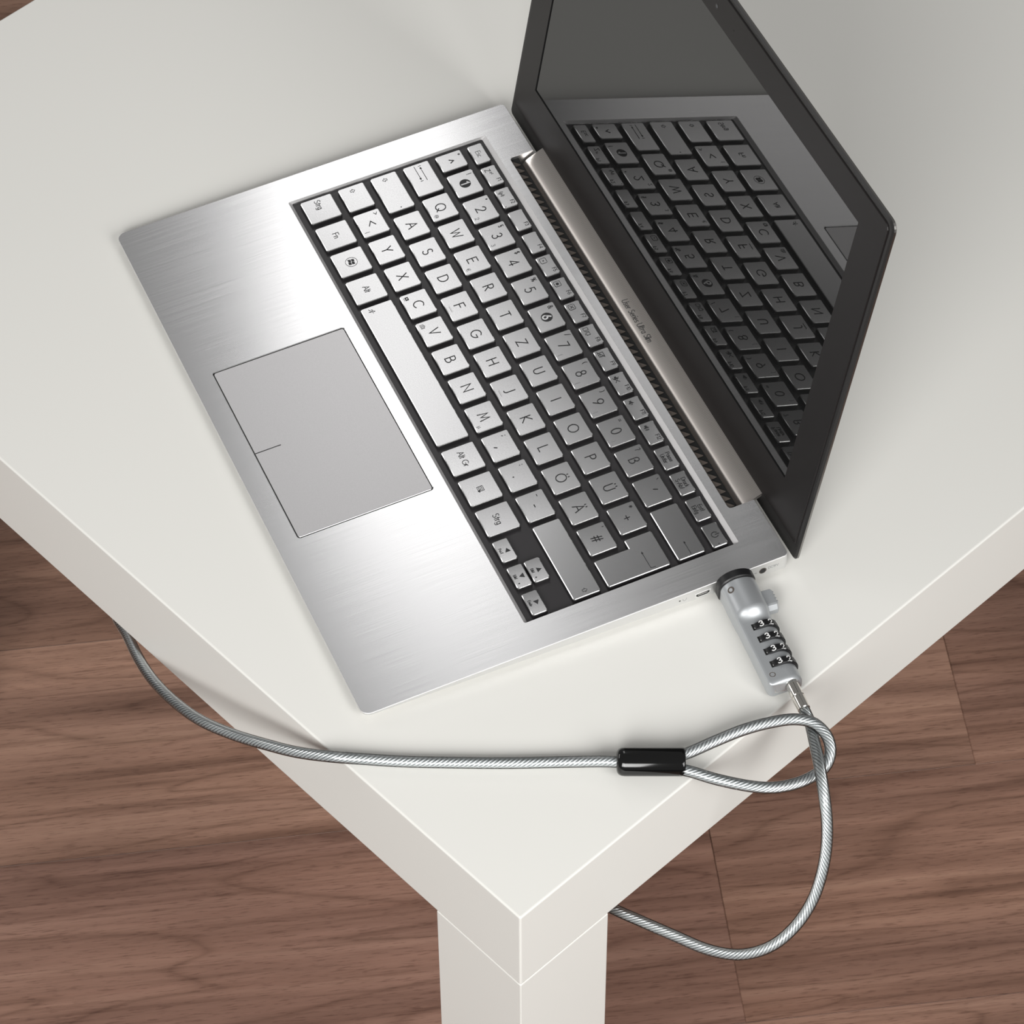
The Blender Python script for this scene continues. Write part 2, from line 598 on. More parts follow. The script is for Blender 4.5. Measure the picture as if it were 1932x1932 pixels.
# lower case, x-height .62
g('a', .48, arc(.22, .31, .22, .31, 0, 360, 14), [(.44, .62), (.44, 0)])
g('b', .46, [(0, 1), (0, 0)], arc(.23, .31, .23, .31, 0, 360, 14))
g('c', .40, arc(.24, .31, .24, .31, 50, 310, 12))
g('d', .46, [(.44, 1), (.44, 0)], arc(.22, .31, .22, .31, 0, 360, 14))
g('e', .46, [(.01, .33), (.46, .33)] + arc(.23, .31, .23, .31, 4, 310, 14))
g('f', .26, [(.28, .98), (.16, 1), (.10, .88), (.10, 0)], [(0, .62), (.26, .62)])
g('g', .46, arc(.22, .31, .22, .31, 0, 360, 14), [(.44, .62), (.44, -.12)] + arc(.23, -.12, .21, .18, 0, -160, 8)[1:])
g('i', .0, [(0, 0), (0, .62)], [(0, .84), (0, .92)])
g('k', .38, [(0, 0), (0, 1)], [(.34, .62), (0, .28), (.38, 0)])
g('l', .0, [(0, 0), (0, 1)])
g('m', .66, [(0, 0), (0, .62)], arc(.165, .42, .165, .20, 180, 0, 8) + [(.33, 0)], arc(.495, .42, .165, .20, 180, 0, 8) + [(.66, 0)])
g('n', .38, [(0, 0), (0, .62)], arc(.19, .40, .19, .22, 180, 0, 8) + [(.38, 0)])
g('o', .46, arc(.23, .31, .23, .31, 0, 360, 14))
g('r', .22, [(0, 0), (0, .62)], arc(.16, .42, .16, .20, 180, 60, 6))
g('s', .32, arc(.16, .46, .14, .15, 40, 270, 8)[:-1] + arc(.16, .16, .16, .16, 90, -150, 8))
g('t', .26, [(.12, .88), (.12, 0)], [(0, .62), (.26, .62)])
g('u', .38, [(0, .62), (0, .2)] + arc(.19, .2, .19, .2, 180, 360, 8)[1:] + [(.38, .62)], [(.38, .2), (.38, 0)])
g(' ', .20)
g('-', .26, [(0, .42), (.26, .42)])
g('_', .40, [(0, .0), (.40, .0)])
g('.', .0, [(0, 0), (.0, .08)])
g(',', .12, [(.12, .10), (0, -.14)])
g(';', .12, [(.12, .10), (0, -.14)], [(.12, .50), (.12, .58)])
g(':', .0, [(0, .02), (0, .10)], [(0, .50), (0, .58)])
g('+', .56, [(0, .5), (.56, .5)], [(.28, .22), (.28, .78)])
g('*', .56, [(0, .5), (.56, .5)], [(.14, .24), (.42, .76)], [(.14, .76), (.42, .24)])
g('~', .56, arc(.14, .46, .14, .12, 180, 0, 6) + arc(.42, .46, .14, .12, 180, 360, 6)[1:])
g('#', .66, [(.12, 0), (.26, 1)], [(.40, 0), (.54, 1)], [(0, .34), (.62, .34)], [(.04, .66), (.66, .66)])
g("'", .0, [(0, .74), (0, 1)])
g('"', .18, [(0, .72), (.04, 1)], [(.14, .72), (.18, 1)])
g('!', .0, [(0, .28), (0, 1)], [(0, 0), (0, .08)])
g('?', .42, arc(.20, .76, .20, .24, 160, -50, 10) + [(.20, .42), (.20, .26)], [(.20, 0), (.20, .08)])
g('/', .40, [(0, -.05), (.40, 1.05)])
g('\\', .40, [(0, 1.05), (.40, -.05)])
g('(', .20, arc(.40, .5, .40, .62, 125, 235, 8))
g(')', .20, arc(-.20, .5, .40, .62, 55, -55, 8))
g('[', .20, [(.20, 1.1), (0, 1.1), (0, -.1), (.20, -.1)])
g(']', .20, [(0, 1.1), (.20, 1.1), (.20, -.1), (0, -.1)])
g('{', .24, [(.24, 1.1), (.12, 1.0), (.12, .62), (0, .5), (.12, .38), (.12, 0), (.24, -.1)])
g('}', .24, [(0, 1.1), (.12, 1.0), (.12, .62), (.24, .5), (.12, .38), (.12, 0), (0, -.1)])
g('=', .50, [(0, .36), (.50, .36)], [(0, .64), (.50, .64)])
g('<', .56, [(.56, .84), (0, .5), (.56, .16)])
g('>', .56, [(0, .84), (.56, .5), (0, .16)])
g('|', .0, [(0, -.1), (0, 1.1)])
g('^', .50, [(0, .30), (.25, .74), (.50, .30)])
g('°', .30, arc(.15, .82, .15, .17, 0, 360, 12))
g('´', .16, [(0, .62), (.16, .98)])
g('`', .16, [(.16, .62), (0, .98)])
g('&', .70, [(.68, 0), (.14, .70)] + arc(.28, .80, .18, .20, 200, -40, 10) + [(.06, .40)] + arc(.26, .26, .24, .26, 150, 300, 8) + [(.66, .50)])
g('%', .78, [(.10, 0), (.68, 1)], arc(.16, .77, .16, .22, 0, 360, 12), arc(.62, .23, .16, .22, 0, 360, 12))
g('$', .46, arc(.23, .72, .21, .20, 40, 270, 10)[:-1] + arc(.23, .30, .23, .22, 90, -150, 10), [(.23, -.08), (.23, 1.08)])
g('§', .40, arc(.20, .86, .17, .15, 30, 250, 8) + [(.36, .50), (.24, .32)], [(.18, .70), (.04, .54), (.26, .30)] + arc(.20, .12, .17, .16, 60, -150, 8))
g('@', .90, arc(.45, .5, .45, .5, -40, 300, 18), arc(.45, .5, .18, .22, 0, 360, 12), [(.63, .70), (.63, .36), (.80, .34)])
g('ß', .50, [(0, 0), (0, .74)] + arc(.22, .78, .22, .22, 180, -70, 10)[1:] + [(.20, .54)], arc(.22, .28, .28, .27, 90, -110, 12))
g('µ', .50, [(0, .62), (0, -.25)], [(0, .18)] + arc(.20, .18, .20, .18, 180, 360, 8) + [(.40, .62)], [(.40, .18), (.50, 0)])
g('€', .66, arc(.44, .5, .36, .5, 50, 310, 14), [(0, .60), (.56, .60)], [(0, .42), (.52, .42)])
g('Ö', .92, arc(.46, .5, .46, .5, 0, 360, 24), [(.30, 1.14), (.30, 1.24)], [(.62, 1.14), (.62, 1.24)])
g('Ä', .74, [(0, 0), (.37, 1), (.74, 0)], [(.14, .36), (.60, .36)], [(.22, 1.14), (.22, 1.24)], [(.52, 1.14), (.52, 1.24)])
g('Ü', .60, [(0, 1), (0, .30)] + arc(.30, .30, .30, .30, 180, 360, 12)[1:] + [(.60, 1)], [(.15, 1.14), (.15, 1.24)], [(.45, 1.14), (.45, 1.24)])


def text_strokes(txt, x, y, h, anchor='c', sp=.20, slant=0.0):
    """strokes (mm) of a line of text; x, y = centre of the line (or its left end)"""
    tot = sum(G[c][0] for c in txt) + sp * (len(txt) - 1)
    cx = x - tot * h / 2 if anchor == 'c' else x
    out = []
    for c in txt:
        w, st = G[c]
        for s in st:
            out.append([(cx + (px + slant * py) * h, y + (py - .5) * h) for px, py in s])
        cx += (w + sp) * h
    return out


def ribbon(mb, line, w, z, mi=0, place=None):
    """flat ribbon of width w along a 2D polyline"""
    P = [Vector(p) for p in line]
    Q = [P[0]]
    for p in P[1:]:
        if (p - Q[-1]).length > 1e-5:
            Q.append(p)
    if len(Q) < 2:
        return
    closed = (Q[0] - Q[-1]).length < 1e-4
    if closed:
        Q = Q[:-1]
    n = len(Q)
    L, R = [], []
    for i in range(n):
        if closed:
            a, c = Q[i - 1], Q[(i + 1) % n]
        else:
            a, c = Q[max(i - 1, 0)], Q[min(i + 1, n - 1)]
        d1 = (Q[i] - a)
        d2 = (c - Q[i])
        d1 = d1.normalized() if d1.length > 1e-9 else d2.normalized()
        d2 = d2.normalized() if d2.length > 1e-9 else d1
        n1, n2 = Vector((-d1.y, d1.x)), Vector((-d2.y, d2.x))
        m = n1 + n2
        m = m.normalized() if m.length > 1e-3 else n1
        k = min(2.2, 1 / max(0.3, m.dot(n1)))
        e = Vector((0, 0))
        if not closed and i == 0:
            e = -d2 * w * 0.4
        if not closed and i == n - 1:
            e = d1 * w * 0.4
        L.append(Q[i] + m * (w * .5 * k) + e)
        R.append(Q[i] - m * (w * .5 * k) + e)
    pl = place or (lambda x, y: (x, y, z))
    vs = [pl(p.x, p.y) for p in L] + [pl(p.x, p.y) for p in R]
    cnt = n if closed else n - 1
    mb.add(vs, [(i, n + i, n + (i + 1) % n, (i + 1) % n) for i in range(cnt)], mi)


def blob(mb, pts, z, mi=0):
    mb.add([(x, y, z) for x, y in pts], [tuple(range(len(pts)))], mi)


# ================================================================== floor
floor = bevel_box('floor', -2600, -2600, -40, 2900, 2900, -9, 0, 'gap_black')
floor['kind'] = 'structure'
floor['label'] = 'dark walnut plank floor under the white table'
_d = Vector((0.8022595, -0.5969755, 0))
_n = Vector((0.5969755, 0.8022595, 0))
PW, PL = 150.0, 1285.0
floor_ang = math.atan2(_d.y, _d.x)


def plank_mesh(length):
    mb = MB()
    plate(mb, rrect(0, 0, length, PW, 0.02, 1), -9.0, 0.0, 0.35)
    return mb.mesh('plank', 'walnut')


pm = plank_mesh(PL)
# joints read off the photograph: row 205..355 has one at 145.7, row 355..505 at 302.2
starts = {0: 145.7, 1: 302.2, 2: -520.0, 3: 690.0, -1: -310.0, -2: 520.0, -3: 20.0}
tones_and_light = {(0, -1): 0.90, (0, 0): 0.88, (1, -1): 1.16, (1, 0): 0.95, (2, 0): 0.78, (2, -1): 0.8}  # hand-set planks: bright and dim floor areas mixed into the wood tone
for row in range(-9, 12):
    st = starts.get(row, random.uniform(0, PL))
    ac = 205.2 + row * PW
    k0 = math.ceil((-1900 - st) / PL) - 1
    a = st + k0 * PL
    while a < 1900:
        if a + PL > -1900:
            P = _d * a + _n * ac
            o = link('plank', pm, floor, (P.x, P.y, 0), (0, 0, floor_ang))
            t = tones_and_light.get((row, round((a - st) / PL)), random.uniform(0.82, 1.06))
            o.color = (t, t * random.uniform(0.97, 1.02), t * random.uniform(0.95, 1.03), 1)
        a += PL

# ================================================================== table
table = thing('side_table', 'low square white side table with thick top on the walnut floor', 'table', (0, 0, 0))
TT = 50.0
bevel_box('tabletop', 0, 0, TOP - TT, 550, 550, TOP, 0.9, 'white_foil', table, 3)
for (x, y) in ((0, 0), (500, 0), (0, 500), (500, 500)):
    bevel_box('leg', x, y, 0, x + 50, y + 50, TOP - TT - 0.15, 0.5, 'white_foil', table, 2)

# ================================================================== laptop
LX, LY, PHI = 120.37, 394.64, math.radians(-109.777)
W, D, H0, H1 = 299.0, 195.2, 4.6, 10.95
KT = (H1 - H0) / D
TILT = math.atan(KT)
lap = thing('laptop', 'open silver laptop with black-framed screen standing on the white table', 'laptop', (LX, LY, TOP), PHI)


def hz(v, dz=0.0):
    return H0 + KT * v + dz


def uvf(co):
    return (co.x, co.y)


# --- chassis: outline with the hinge notch, holes for keyboard and touchpad
NU0, NU1, NV = 34.2, 265.8, 183.2


def corner(cx, cy, r, a0, a1, n=6):
    return [(cx + r * math.cos(math.radians(a0 + (a1 - a0) * i / n)), cy + r * math.sin(math.radians(a0 + (a1 - a0) * i / n))) for i in range(n + 1)]


outer = (corner(4.2, 4.2, 4.2, 180, 270) + corner(W - 4.2, 4.2, 4.2, 270, 360) + corner(W - 2.2, D - 2.2, 2.2, 0, 90)
         + [(NU1, D)] + corner(NU1 - 1.6, NV + 1.6, 1.6, 0, -90, 4) + corner(NU0 + 1.6, NV + 1.6, 1.6, -90, -180, 4) + [(NU0, D)]
         + corner(2.2, D - 2.2, 2.2, 90, 180))
KU0, KU1, KV0, KV1 = 15.6, 284.1, 79.2, 178.9
well = rrect(KU0, KV0, KU1, KV1, 0.8, 3)
PU0, PU1, PV0, PV1 = 97.8, 201.7, 10.0, 73.7
pad = rrect(PU0, PV0, PU1, PV1, 1.8, 5)
ch = MB()
inner = offset_loop(outer, 0.22)
fill_poly(ch, [inner, well[::-1], pad[::-1]], lambda x, y: hz(y), 0)
ring(ch, [(x, y, hz(y)) for x, y in inner], [(x, y, hz(y) - 0.3) for x, y in outer], 3)
zb = lambda v: 3.1 - 1.0 * v / D
ring(ch, [(x, y, hz(y) - 0.3) for x, y in outer], [(x, y, zb(y) + 0.5) for x, y in outer], 2)
low = offset_loop(outer, 0.8)
ring(ch, [(x, y, zb(y) + 0.5) for x, y in outer], [(x, y, zb(y)) for x, y in low], 2)
fill_poly(ch, [low], lambda x, y: zb(y), 2)
# keyboard well: sloped bright walls front and back, steep ones left and right
KD = 1.9
wl2 = []
for x, y in well:
    ny = y + (1.75 if y < 120 else -1.9)
    nx = x + (0.25 if x < 150 else -0.25)
    wl2.append((nx, ny))
ring(ch, [(x, y, hz(y)) for x, y in well], [(x, y, hz(y, -KD + 0.3)) for x, y in wl2], 3)
ring(ch, [(x, y, hz(y, -KD + 0.3)) for x, y in wl2], [(x, y, hz(y, -KD - 0.1)) for x, y in wl2], 1)
# touchpad recess
pd2 = offset_loop(pad, 0.3)
ring(ch, [(x, y, hz(y)) for x, y in pad], [(x, y, hz(y, -0.25)) for x, y in pd2], 1)
ring(ch, [(x, y, hz(y, -0.25)) for x, y in pd2], [(x, y, hz(y, -0.8)) for x, y in pd2], 1)
chassis = ch.build('base_chassis', ['brushed_aluminium', 'polished_edge', 'blasted_aluminium', 'anodised'], lap, uv=uvf)

# key tray (well floor) and touchpad floor
mb = MB()
t_in = [(x, y) for x, y in wl2]
fill_poly(mb, [t_in], lambda x, y: hz(y, -KD))
fill_poly(mb, [t_in], lambda x, y: hz(y, -KD - 0.6))
ring(mb, [(x, y, hz(y, -KD)) for x, y in t_in], [(x, y, hz(y, -KD - 0.6)) for x, y in t_in])
mb.build('keyboard_tray', 'key_tray_black', lap)

tp = MB()
p1 = offset_loop(pad, 0.75)
plate(tp, p1, -0.9, -0.12, 0.12)
tp.v = [(x, y, z + hz(y)) for x, y, z in tp.v]
touch = tp.build('touchpad', 'touchpad_grey', lap)
mb = MB()
fill_poly(mb, [offset_loop(pad, 0.25)], lambda x, y: hz(y, -0.75))
mb.build('touchpad_gap', 'gap_black', touch)
mb = MB()
ribbon(mb, [(149.6, PV0 + 0.9), (149.6, PV0 + 12.6)], 0.45, 0)
mb.v = [(x, y, hz(y, -0.1)) for x, y, z in mb.v]
mb.build('button_mark', 'gap_black', touch)

# --- keys
KEYZ = 0.2            # key tops stand this far above the deck plane
key_cache = {}
DISH = 0.07


def key_mesh(w, d, shape=None):
    kk = (round(w, 2), round(d, 2), shape is not None)
    if kk in key_cache:
        return key_cache[kk]
    mb = MB()
    lp = shape or rrect(0, 0, w, d, 0.75, 3)
    if shape is None and w < 25:
        # slightly dished top, made of strips along the row
        rc, x0_, x1_, y0_, y1_ = 0.55, 0.28, w - 0.28, 0.28, d - 0.28
        xs = [0, .08, .22, .38, .55, 1.4, 2.6]
        xs = [x0_ + q for q in xs] + [x0_ + (x1_ - x0_) * q for q in (.3, .4, .5, .6, .7)] + [x1_ - q for q in reversed(xs)]
        xs = sorted(set(round(q, 4) for q in xs))

        def edge(x):
            e = min(x - x0_, x1_ - x)
            return 0.0 if e >= rc else rc - math.sqrt(max(0.0, rc * rc - (rc - e) ** 2))

        def dish(x):
            q = (2 * x - w) / (w - 0.56)
            return -DISH * (1 - q * q)
        lowl = [(x, y0_ + edge(x), dish(x)) for x in xs]
        upl = [(x, y1_ - edge(x), dish(x)) for x in xs]
        nx_ = len(xs)
        mb.add(lowl + upl, [(i, i + 1, nx_ + i + 1, nx_ + i) for i in range(nx_ - 1)], 0, True)
        top = [p[:2] for p in lowl] + [p[:2] for p in reversed(upl)]
        bot = offset_loop(top, -0.28)
        tz = [p[2] for p in lowl] + [p[2] for p in reversed(upl)]
        ring(mb, [(x, y, z) for (x, y), z in zip(top, tz)], [(x, y, -0.22) for x, y in bot], 1)
        lp = bot
    else:
        top = offset_loop(lp, 0.28)
        fill_poly(mb, [top], lambda x, y: 0.0, 0)
        ring(mb, [(x, y, 0) for x, y in top], [(x, y, -0.22) for x, y in lp], 1)
    low = offset_loop(lp, -0.12)
    ring(mb, [(x, y, -0.22) for x, y in lp], [(x, y, -0.55) for x, y in lp], 2)
    ring(mb, [(x, y, -0.55) for x, y in lp], [(x, y, -1.9) for x, y in low], 3)
    fill_poly(mb, [low], lambda x, y: -1.9, 3)
    key_cache[kk] = mb.mesh('key', ['key_silver', 'polished_edge', 'blasted_aluminium', 'key_side_black'])
    return key_cache[kk]


LZ = 0.025
THIN = 0.45


def place_on_deck(o, u, v, dz):
    o.location = Vector((u, v, hz(v, dz))) * S
    o.rotation_euler = (TILT, 0, 0)


def add_key(u0, v0, w, d, print_=None, shape=None):
    k = link('key', key_mesh(w, d, shape), lap)
    place_on_deck(k, u0, v0, KEYZ)
    if print_:
        mb = MB()
        print_(mb, w, d)
        if mb.f:
            mb.build('legend', ['legend_ink', 'legend_faint', 'legend_light'], k, fix=False)
    return k


def P_text(mb, txt, x, y, h, wt=THIN, mi=0, sp=.20):
    for s in text_strokes(txt, x, y, h, sp=sp):
        ribbon(mb, s, wt, LZ, mi)


def P_line(mb, pts, wt=THIN, mi=0, z=LZ):
    ribbon(mb, pts, wt, z, mi)


def letter(c, tl=None, br=None, h=4.7):
    def f(mb, w, d):
        P_text(mb, c, w * .5, d * .5, h)
        if tl:
            P_text(mb, tl, 2.7, d - 2.3, 2.3, .3)
        if br:
            P_text(mb, br, w - 2.9, 2.3, 1.9, .24, 1)
    return f


def disc(c, tl=None):
    def f(mb, w, d):
        blob(mb, arc(w * .5, d * .5, 2.65, 2.65, 0, 352, 44), LZ)
        for s in text_strokes(c, w * .5 - .1, d * .5, 3.7):
            ribbon(mb, s, .75, LZ + .02, 2)
        if tl:
            P_text(mb, tl, 2.7, d - 2.3, 2.3, .3)
    return f


def words(lines, h, x=.5, wt=.26, mi=0, yc=.5):
    def f(mb, w, d):
        n = len(lines)
        for i, t in enumerate(lines):
            P_text(mb, t, w * x, d * yc + ((n - 1) / 2 - i) * h * 1.35, h, wt, mi, sp=.17)
    return f


def arrowhead(mb, x, y, dx, s=.9, mi=0):
    blob(mb, [(x, y), (x - dx * s * 1.5, y + s * .62), (x - dx * s * 1.5, y - s * .62)], LZ, mi)


def p_tab(mb, w, d):
    P_line(mb, [(.065 * w, .41 * d), (.50 * w, .41 * d)], .26)
    arrowhead(mb, .525 * w, .41 * d, 1)
    P_line(mb, [(.555 * w, .36 * d), (.555 * w, .46 * d)], .22)
    P_line(mb, [(.57 * w, .61 * d), (.14 * w, .61 * d)], .26)
    arrowhead(mb, .12 * w, .61 * d, -1)
    P_line(mb, [(.09 * w, .56 * d), (.09 * w, .66 * d)], .22)


def p_back(mb, w, d):
    P_line(mb, [(.96 * w, .5 * d), (.73 * w, .5 * d)], .3)
    arrowhead(mb, .70 * w, .5 * d, -1)


def outline_arrow(mb, x, y, s, up=True, tail=True):
    k = 1 if up else -1
    pts = [(0, 1), (.85, .1), (.4, .1), (.4, -.75), (-.4, -.75), (-.4, .1), (-.85, .1), (0, 1)]
    P_line(mb, [(x + px * s, y + k * py * s) for px, py in pts], .22)


def p_shift_l(mb, w, d):
    outline_arrow(mb, .21 * w, .48 * d, 1.25)


def p_caps(mb, w, d):
    outline_arrow(mb, .14 * w, .49 * d, 1.25, False)
    blob(mb, arc(.93 * w, .5 * d, .32, .32, 0, 330, 11), LZ)


def p_shift_r(mb, w, d):
    outline_arrow(mb, .932 * w, .5 * d, 1.25)


def p_win(mb, w, d):
    cx, cy = w * .5, d * .5
    P_line(mb, arc(cx, cy, 2.75, 2.75, 0, 360, 32), .18)
    for (x0, x1) in ((-1.55, -.12), (.12, 1.55)):
        for (y0, y1) in ((-1.4, -.12), (.12, 1.4)):
            def q(x, y):
                return (cx + x + .10 * y, cy + y + .22 * math.sin((x + 1.55) * 2.0))
            xs = [x0 + (x1 - x0) * i / 5 for i in range(6)]
            blob(mb, [q(x, y0) for x in xs] + [q(x, y1) for x in reversed(xs)], LZ)


def p_menu(mb, w, d):
    cx, cy = w * .5, d * .5
    P_line(mb, [(cx - 1.3, cy - 1.3), (cx + 1.3, cy - 1.3), (cx + 1.3, cy + 1.3), (cx - 1.3, cy + 1.3), (cx - 1.3, cy - 1.3)], .2)
    for k in (-.65, 0, .65):
        P_line(mb, [(cx - .9, cy + k), (cx + .9, cy + k)], .22)
    blob(mb, [(cx + .3, cy - .1), (cx + 1.9, cy - 1.0), (cx + .9, cy - 1.7)], LZ + .01)


def p_space(mb, w, d):
    x, y = 3.0, 4.4
    blob(mb, arc(x + .55, y + 1.15, .34, .34, 0, 330, 11), LZ)
    P_line(mb, [(x + .3, y + .7), (x - .2, y - .2), (x + .5, y - .6), (x + .2, y - 1.4)], .34)
    P_line(mb, [(x - .2, y - .2), (x - .6, y - .9), (x - 1.4, y - .9)], .3)
    P_line(mb, [(x + .25, y + .55), (x - .6, y + .6), (x - 1.0, y + .1)], .26)
    P_line(mb, [(x + .25, y + .5), (x + .7, y + .1), (x + 1.3, y + .35)], .26)


def p_c(mb, w, d):
    letter('C')(mb, w, d)
    x, y = 2.7, 2.6
    blob(mb, [(x - 1, y - .7), (x + 1, y - .7), (x + 1, y + .9), (x - 1, y + .9)], LZ)
    blob(mb, arc(x, y + .1, .42, .42, 0, 330, 11), LZ + .02, 2)
    P_line(mb, [(x - .8, y - 1.15), (x + .8, y - 1.15)], .2)


def p_v(mb, w, d):
    letter('V')(mb, w, d)
    x, y = 2.8, 2.6
    P_line(mb, [(x - 1.1, y - .9), (x + 1.1, y - .9), (x + 1.1, y + .6), (x + .5, y + .6), (x + .3, y + 1), (x - .3, y + 1), (x - .5, y + .6), (x - 1.1, y + .6), (x - 1.1, y - .9)], .2)
    P_line(mb, arc(x, y - .1, .5, .5, 0, 360, 12), .2)


def p_arrow(dirx, diry, txt):
    def f(mb, w, d):
        cx, cy, s = w * .52, d * .64, 1.25
        if dirx:
            pts = [(cx + dirx * s * .9, cy), (cx - dirx * s * .8, cy + s), (cx - dirx * s * .8, cy - s)]
        else:
            pts = [(cx, cy + diry * s * .9), (cx - s, cy - diry * s * .8), (cx + s, cy - diry * s * .8)]
        blob(mb, pts, LZ)
        P_text(mb, txt, w * .48, d * .24, 1.25, .17, 0)
        if txt == 'Bild':
            blob(mb, [(w * .80, d * .24 + diry * .5), (w * .80 - .4, d * .24 - diry * .4), (w * .80 + .4, d * .24 - diry * .4)], LZ)
    return f


def p_power(mb, w, d):
    cx, cy = w * .5, d * .52
    P_line(mb, arc(cx, cy, 1.45, 1.45, 125, 415, 20), .34)
    P_line(mb, [(cx, cy + .2), (cx, cy + 1.9)], .34)
    blob(mb, arc(w * .90, d * .45, .28, .28, 0, 330, 11), LZ)


def p_enter(mb, w, d):
    # key origin: left end of the upper arm, lower edge of the key
    P_line(mb, [(18.3, 22.6), (18.3, 21.0), (18.0, 20.4), (9.6, 20.4)], .3)
    arrowhead(mb, 8.6, 20.4, -1)


def fkey(lbl, icon=None):
    def f(mb, w, d):
        P_text(mb, lbl, w * .775, d * .76, 1.75, .22, 0)
        x, y = 3.0, d * .38
        sq = rrect(x - 1.55, y - 1.45, x + 1.55, y + 1.45, .45, 2)
        sq = sq + [sq[0]]
        if icon == 'zz':
            P_text(mb, 'Z', x - .5, y, 2.4, .28)
            P_text(mb, 'z'.upper(), x + 1.3, y + .9, .9, .16)
            P_text(mb, 'z'.upper(), x + 2.2, y + 1.3, .7, .14)
        elif icon == 'air':
            blob(mb, arc(x + .4, y, .3, .3, 0, 330, 11), LZ)
            for r in (.9, 1.4):
                P_line(mb, arc(x + .4, y, r, r, -45, 45, 6), .18)
                P_line(mb, arc(x + .4, y, r, r, 135, 225, 6), .18)
            P_line(mb, [(x + .4, y), (x - .3, y - 1.6)], .3)
            blob(mb, arc(w * .92, d * .16, .25, .25, 0, 330, 9), LZ)
        elif icon in ('dim', 'bright', 'off'):
            P_line(mb, sq, .2)
            if icon == 'off':
                P_line(mb, [(x - .75, y - .75), (x + .75, y + .75)], .24)
                P_line(mb, [(x - .75, y + .75), (x + .75, y - .75)], .24)
            else:
                r = .32 if icon == 'dim' else .75
                blob(mb, arc(x, y, r, r, 0, 345, 23), LZ)
        elif icon == 'disp':
            P_line(mb, [(x - 1.7, y - 1), (x - .2, y - 1), (x - .2, y + 1.1), (x - 1.7, y + 1.1), (x - 1.7, y - 1)], .18)
            P_line(mb, [(x + .2, y - 1.1), (x + .7, y + 1.0)], .18)
            P_line(mb, [(x + 1.1, y - .8), (x + 2.7, y - .8), (x + 2.7, y + .8), (x + 1.1, y + .8), (x + 1.1, y - .8)], .18)
            P_line(mb, [(x + 1.5, y - 1.3), (x + 2.3, y - 1.3)], .2)
        elif icon == 'pad':
            P_line(mb, [(x - 1.2, y - 1.2), (x + 1.2, y - 1.2), (x + 1.2, y + 1.2), (x - 1.2, y + 1.2), (x - 1.2, y - 1.2)], .26)
            P_line(mb, [(x - 1.8, y - 1.3), (x + 1.8, y + 1.2)], .26)
            P_line(mb, [(x - .1, y - 1.2), (x - .1, y - .5), (x + 1.1, y - .5)], .2)
        elif icon in ('mute', 'vol1', 'vol2'):
            blob(mb, [(x - 1.3, y - .5), (x - .6, y - .5), (x + .3, y - 1.3), (x + .3, y + 1.3), (x - .6, y + .5), (x - 1.3, y + .5)], LZ)
            if icon == 'mute':
                P_line(mb, [(x - .6, y - 1.4), (x + 2.2, y + 1.0)], .24)
                P_line(mb, [(x - .6, y + 1.4), (x + 2.2, y - 1.0)], .24)
            else:
                P_line(mb, arc(x + .3, y, .7, .7, -50, 50, 6), .2)
                if icon == 'vol2':
                    P_line(mb, arc(x + .3, y, 1.2, 1.2, -50, 50, 6), .2)
    return f


PITCH, KW = 18.41, 15.25
R0, R1, R2, R3, R4, R5 = (83.95, 15.1), (102.75, 12.6), (119.0, 12.65), (135.35, 12.6), (151.6, 12.6), (167.8, 7.0)
# function row
frow = [words(['Esc'], 2.3, wt=.24, mi=1), fkey('F1', 'zz'), fkey('F2', 'air'), fkey('F3'), fkey('F4'), fkey('F5', 'dim'), fkey('F6', 'bright'),
        fkey('F7', 'off'), fkey('F8', 'disp'), fkey('F9', 'pad'), fkey('F10', 'mute'), fkey('F11', 'vol1'), fkey('F12', 'vol2'),
        words(['Pause', 'Untbr'], 1.9, wt=.22), words(['Druck', 'S-Abf'], 1.9, wt=.22), words(['Entf', 'Einfg'], 1.9, wt=.22), p_power]
for i, pr in enumerate(frow):
    add_key(19.15 + i * 15.655, R5[0], 12.75, R5[1], pr)
# number row
add_key(18.9, R4[0], 10.8, R4[1], letter('^', '°', h=4.2))
nums = [('1', '!', None), ('2', '"', '2'), ('3', '§', '3'), ('4', '$', None), ('5', '%', None), ('6', '&', None), ('7', '/', '{'),
        ('8', '(', '['), ('9', ')', ']'), ('0', '=', '}'), ('ß', '?', '\\'), ('´', '`', None)]
for i, (c, tl, br) in enumerate(nums):
    add_key(32.65 + i * PITCH, R4[0], KW, R4[1], disc(c, tl) if c in '16' else letter(c, tl, br))
add_key(253.2, R4[0], 28.9, R4[1], p_back)
# upper letters
add_key(18.85, R3[0], 20.2, R3[1], p_tab)
for i, c in enumerate('QWERTZUIOPÜ+'):
    add_key(41.6 + i * PITCH, R3[0], KW, R3[1], letter(c, {'+': '*'}.get(c), {'Q': '@', 'E': '€', '+': '~'}.get(c), 4.2 if c in '+' else 4.7))
# enter: one L-shaped key
ew = 282.15 - 262.3
eshape = rrect(0, R3[0] - R2[0], 4.9, R3[0] - R2[0] + R3[1], 0.7, 3)
d1 = R3[0] - R2[0] + R3[1]
d0 = R3[0] - R2[0]
x1 = 4.9
eshape = (corner(x1 + .7, .7, .7, 180, 270, 3) + corner(ew - .7, .7, .7, 270, 360, 3) + corner(ew - .7, d1 - .7, .7, 0, 90, 3)
          + corner(.7, d1 - .7, .7, 90, 180, 3) + corner(.7, d0 + .7, .7, 180, 270, 3) + [(x1, d0)])
add_key(262.3, R2[0] - 0.1, ew, d1, p_enter, eshape)
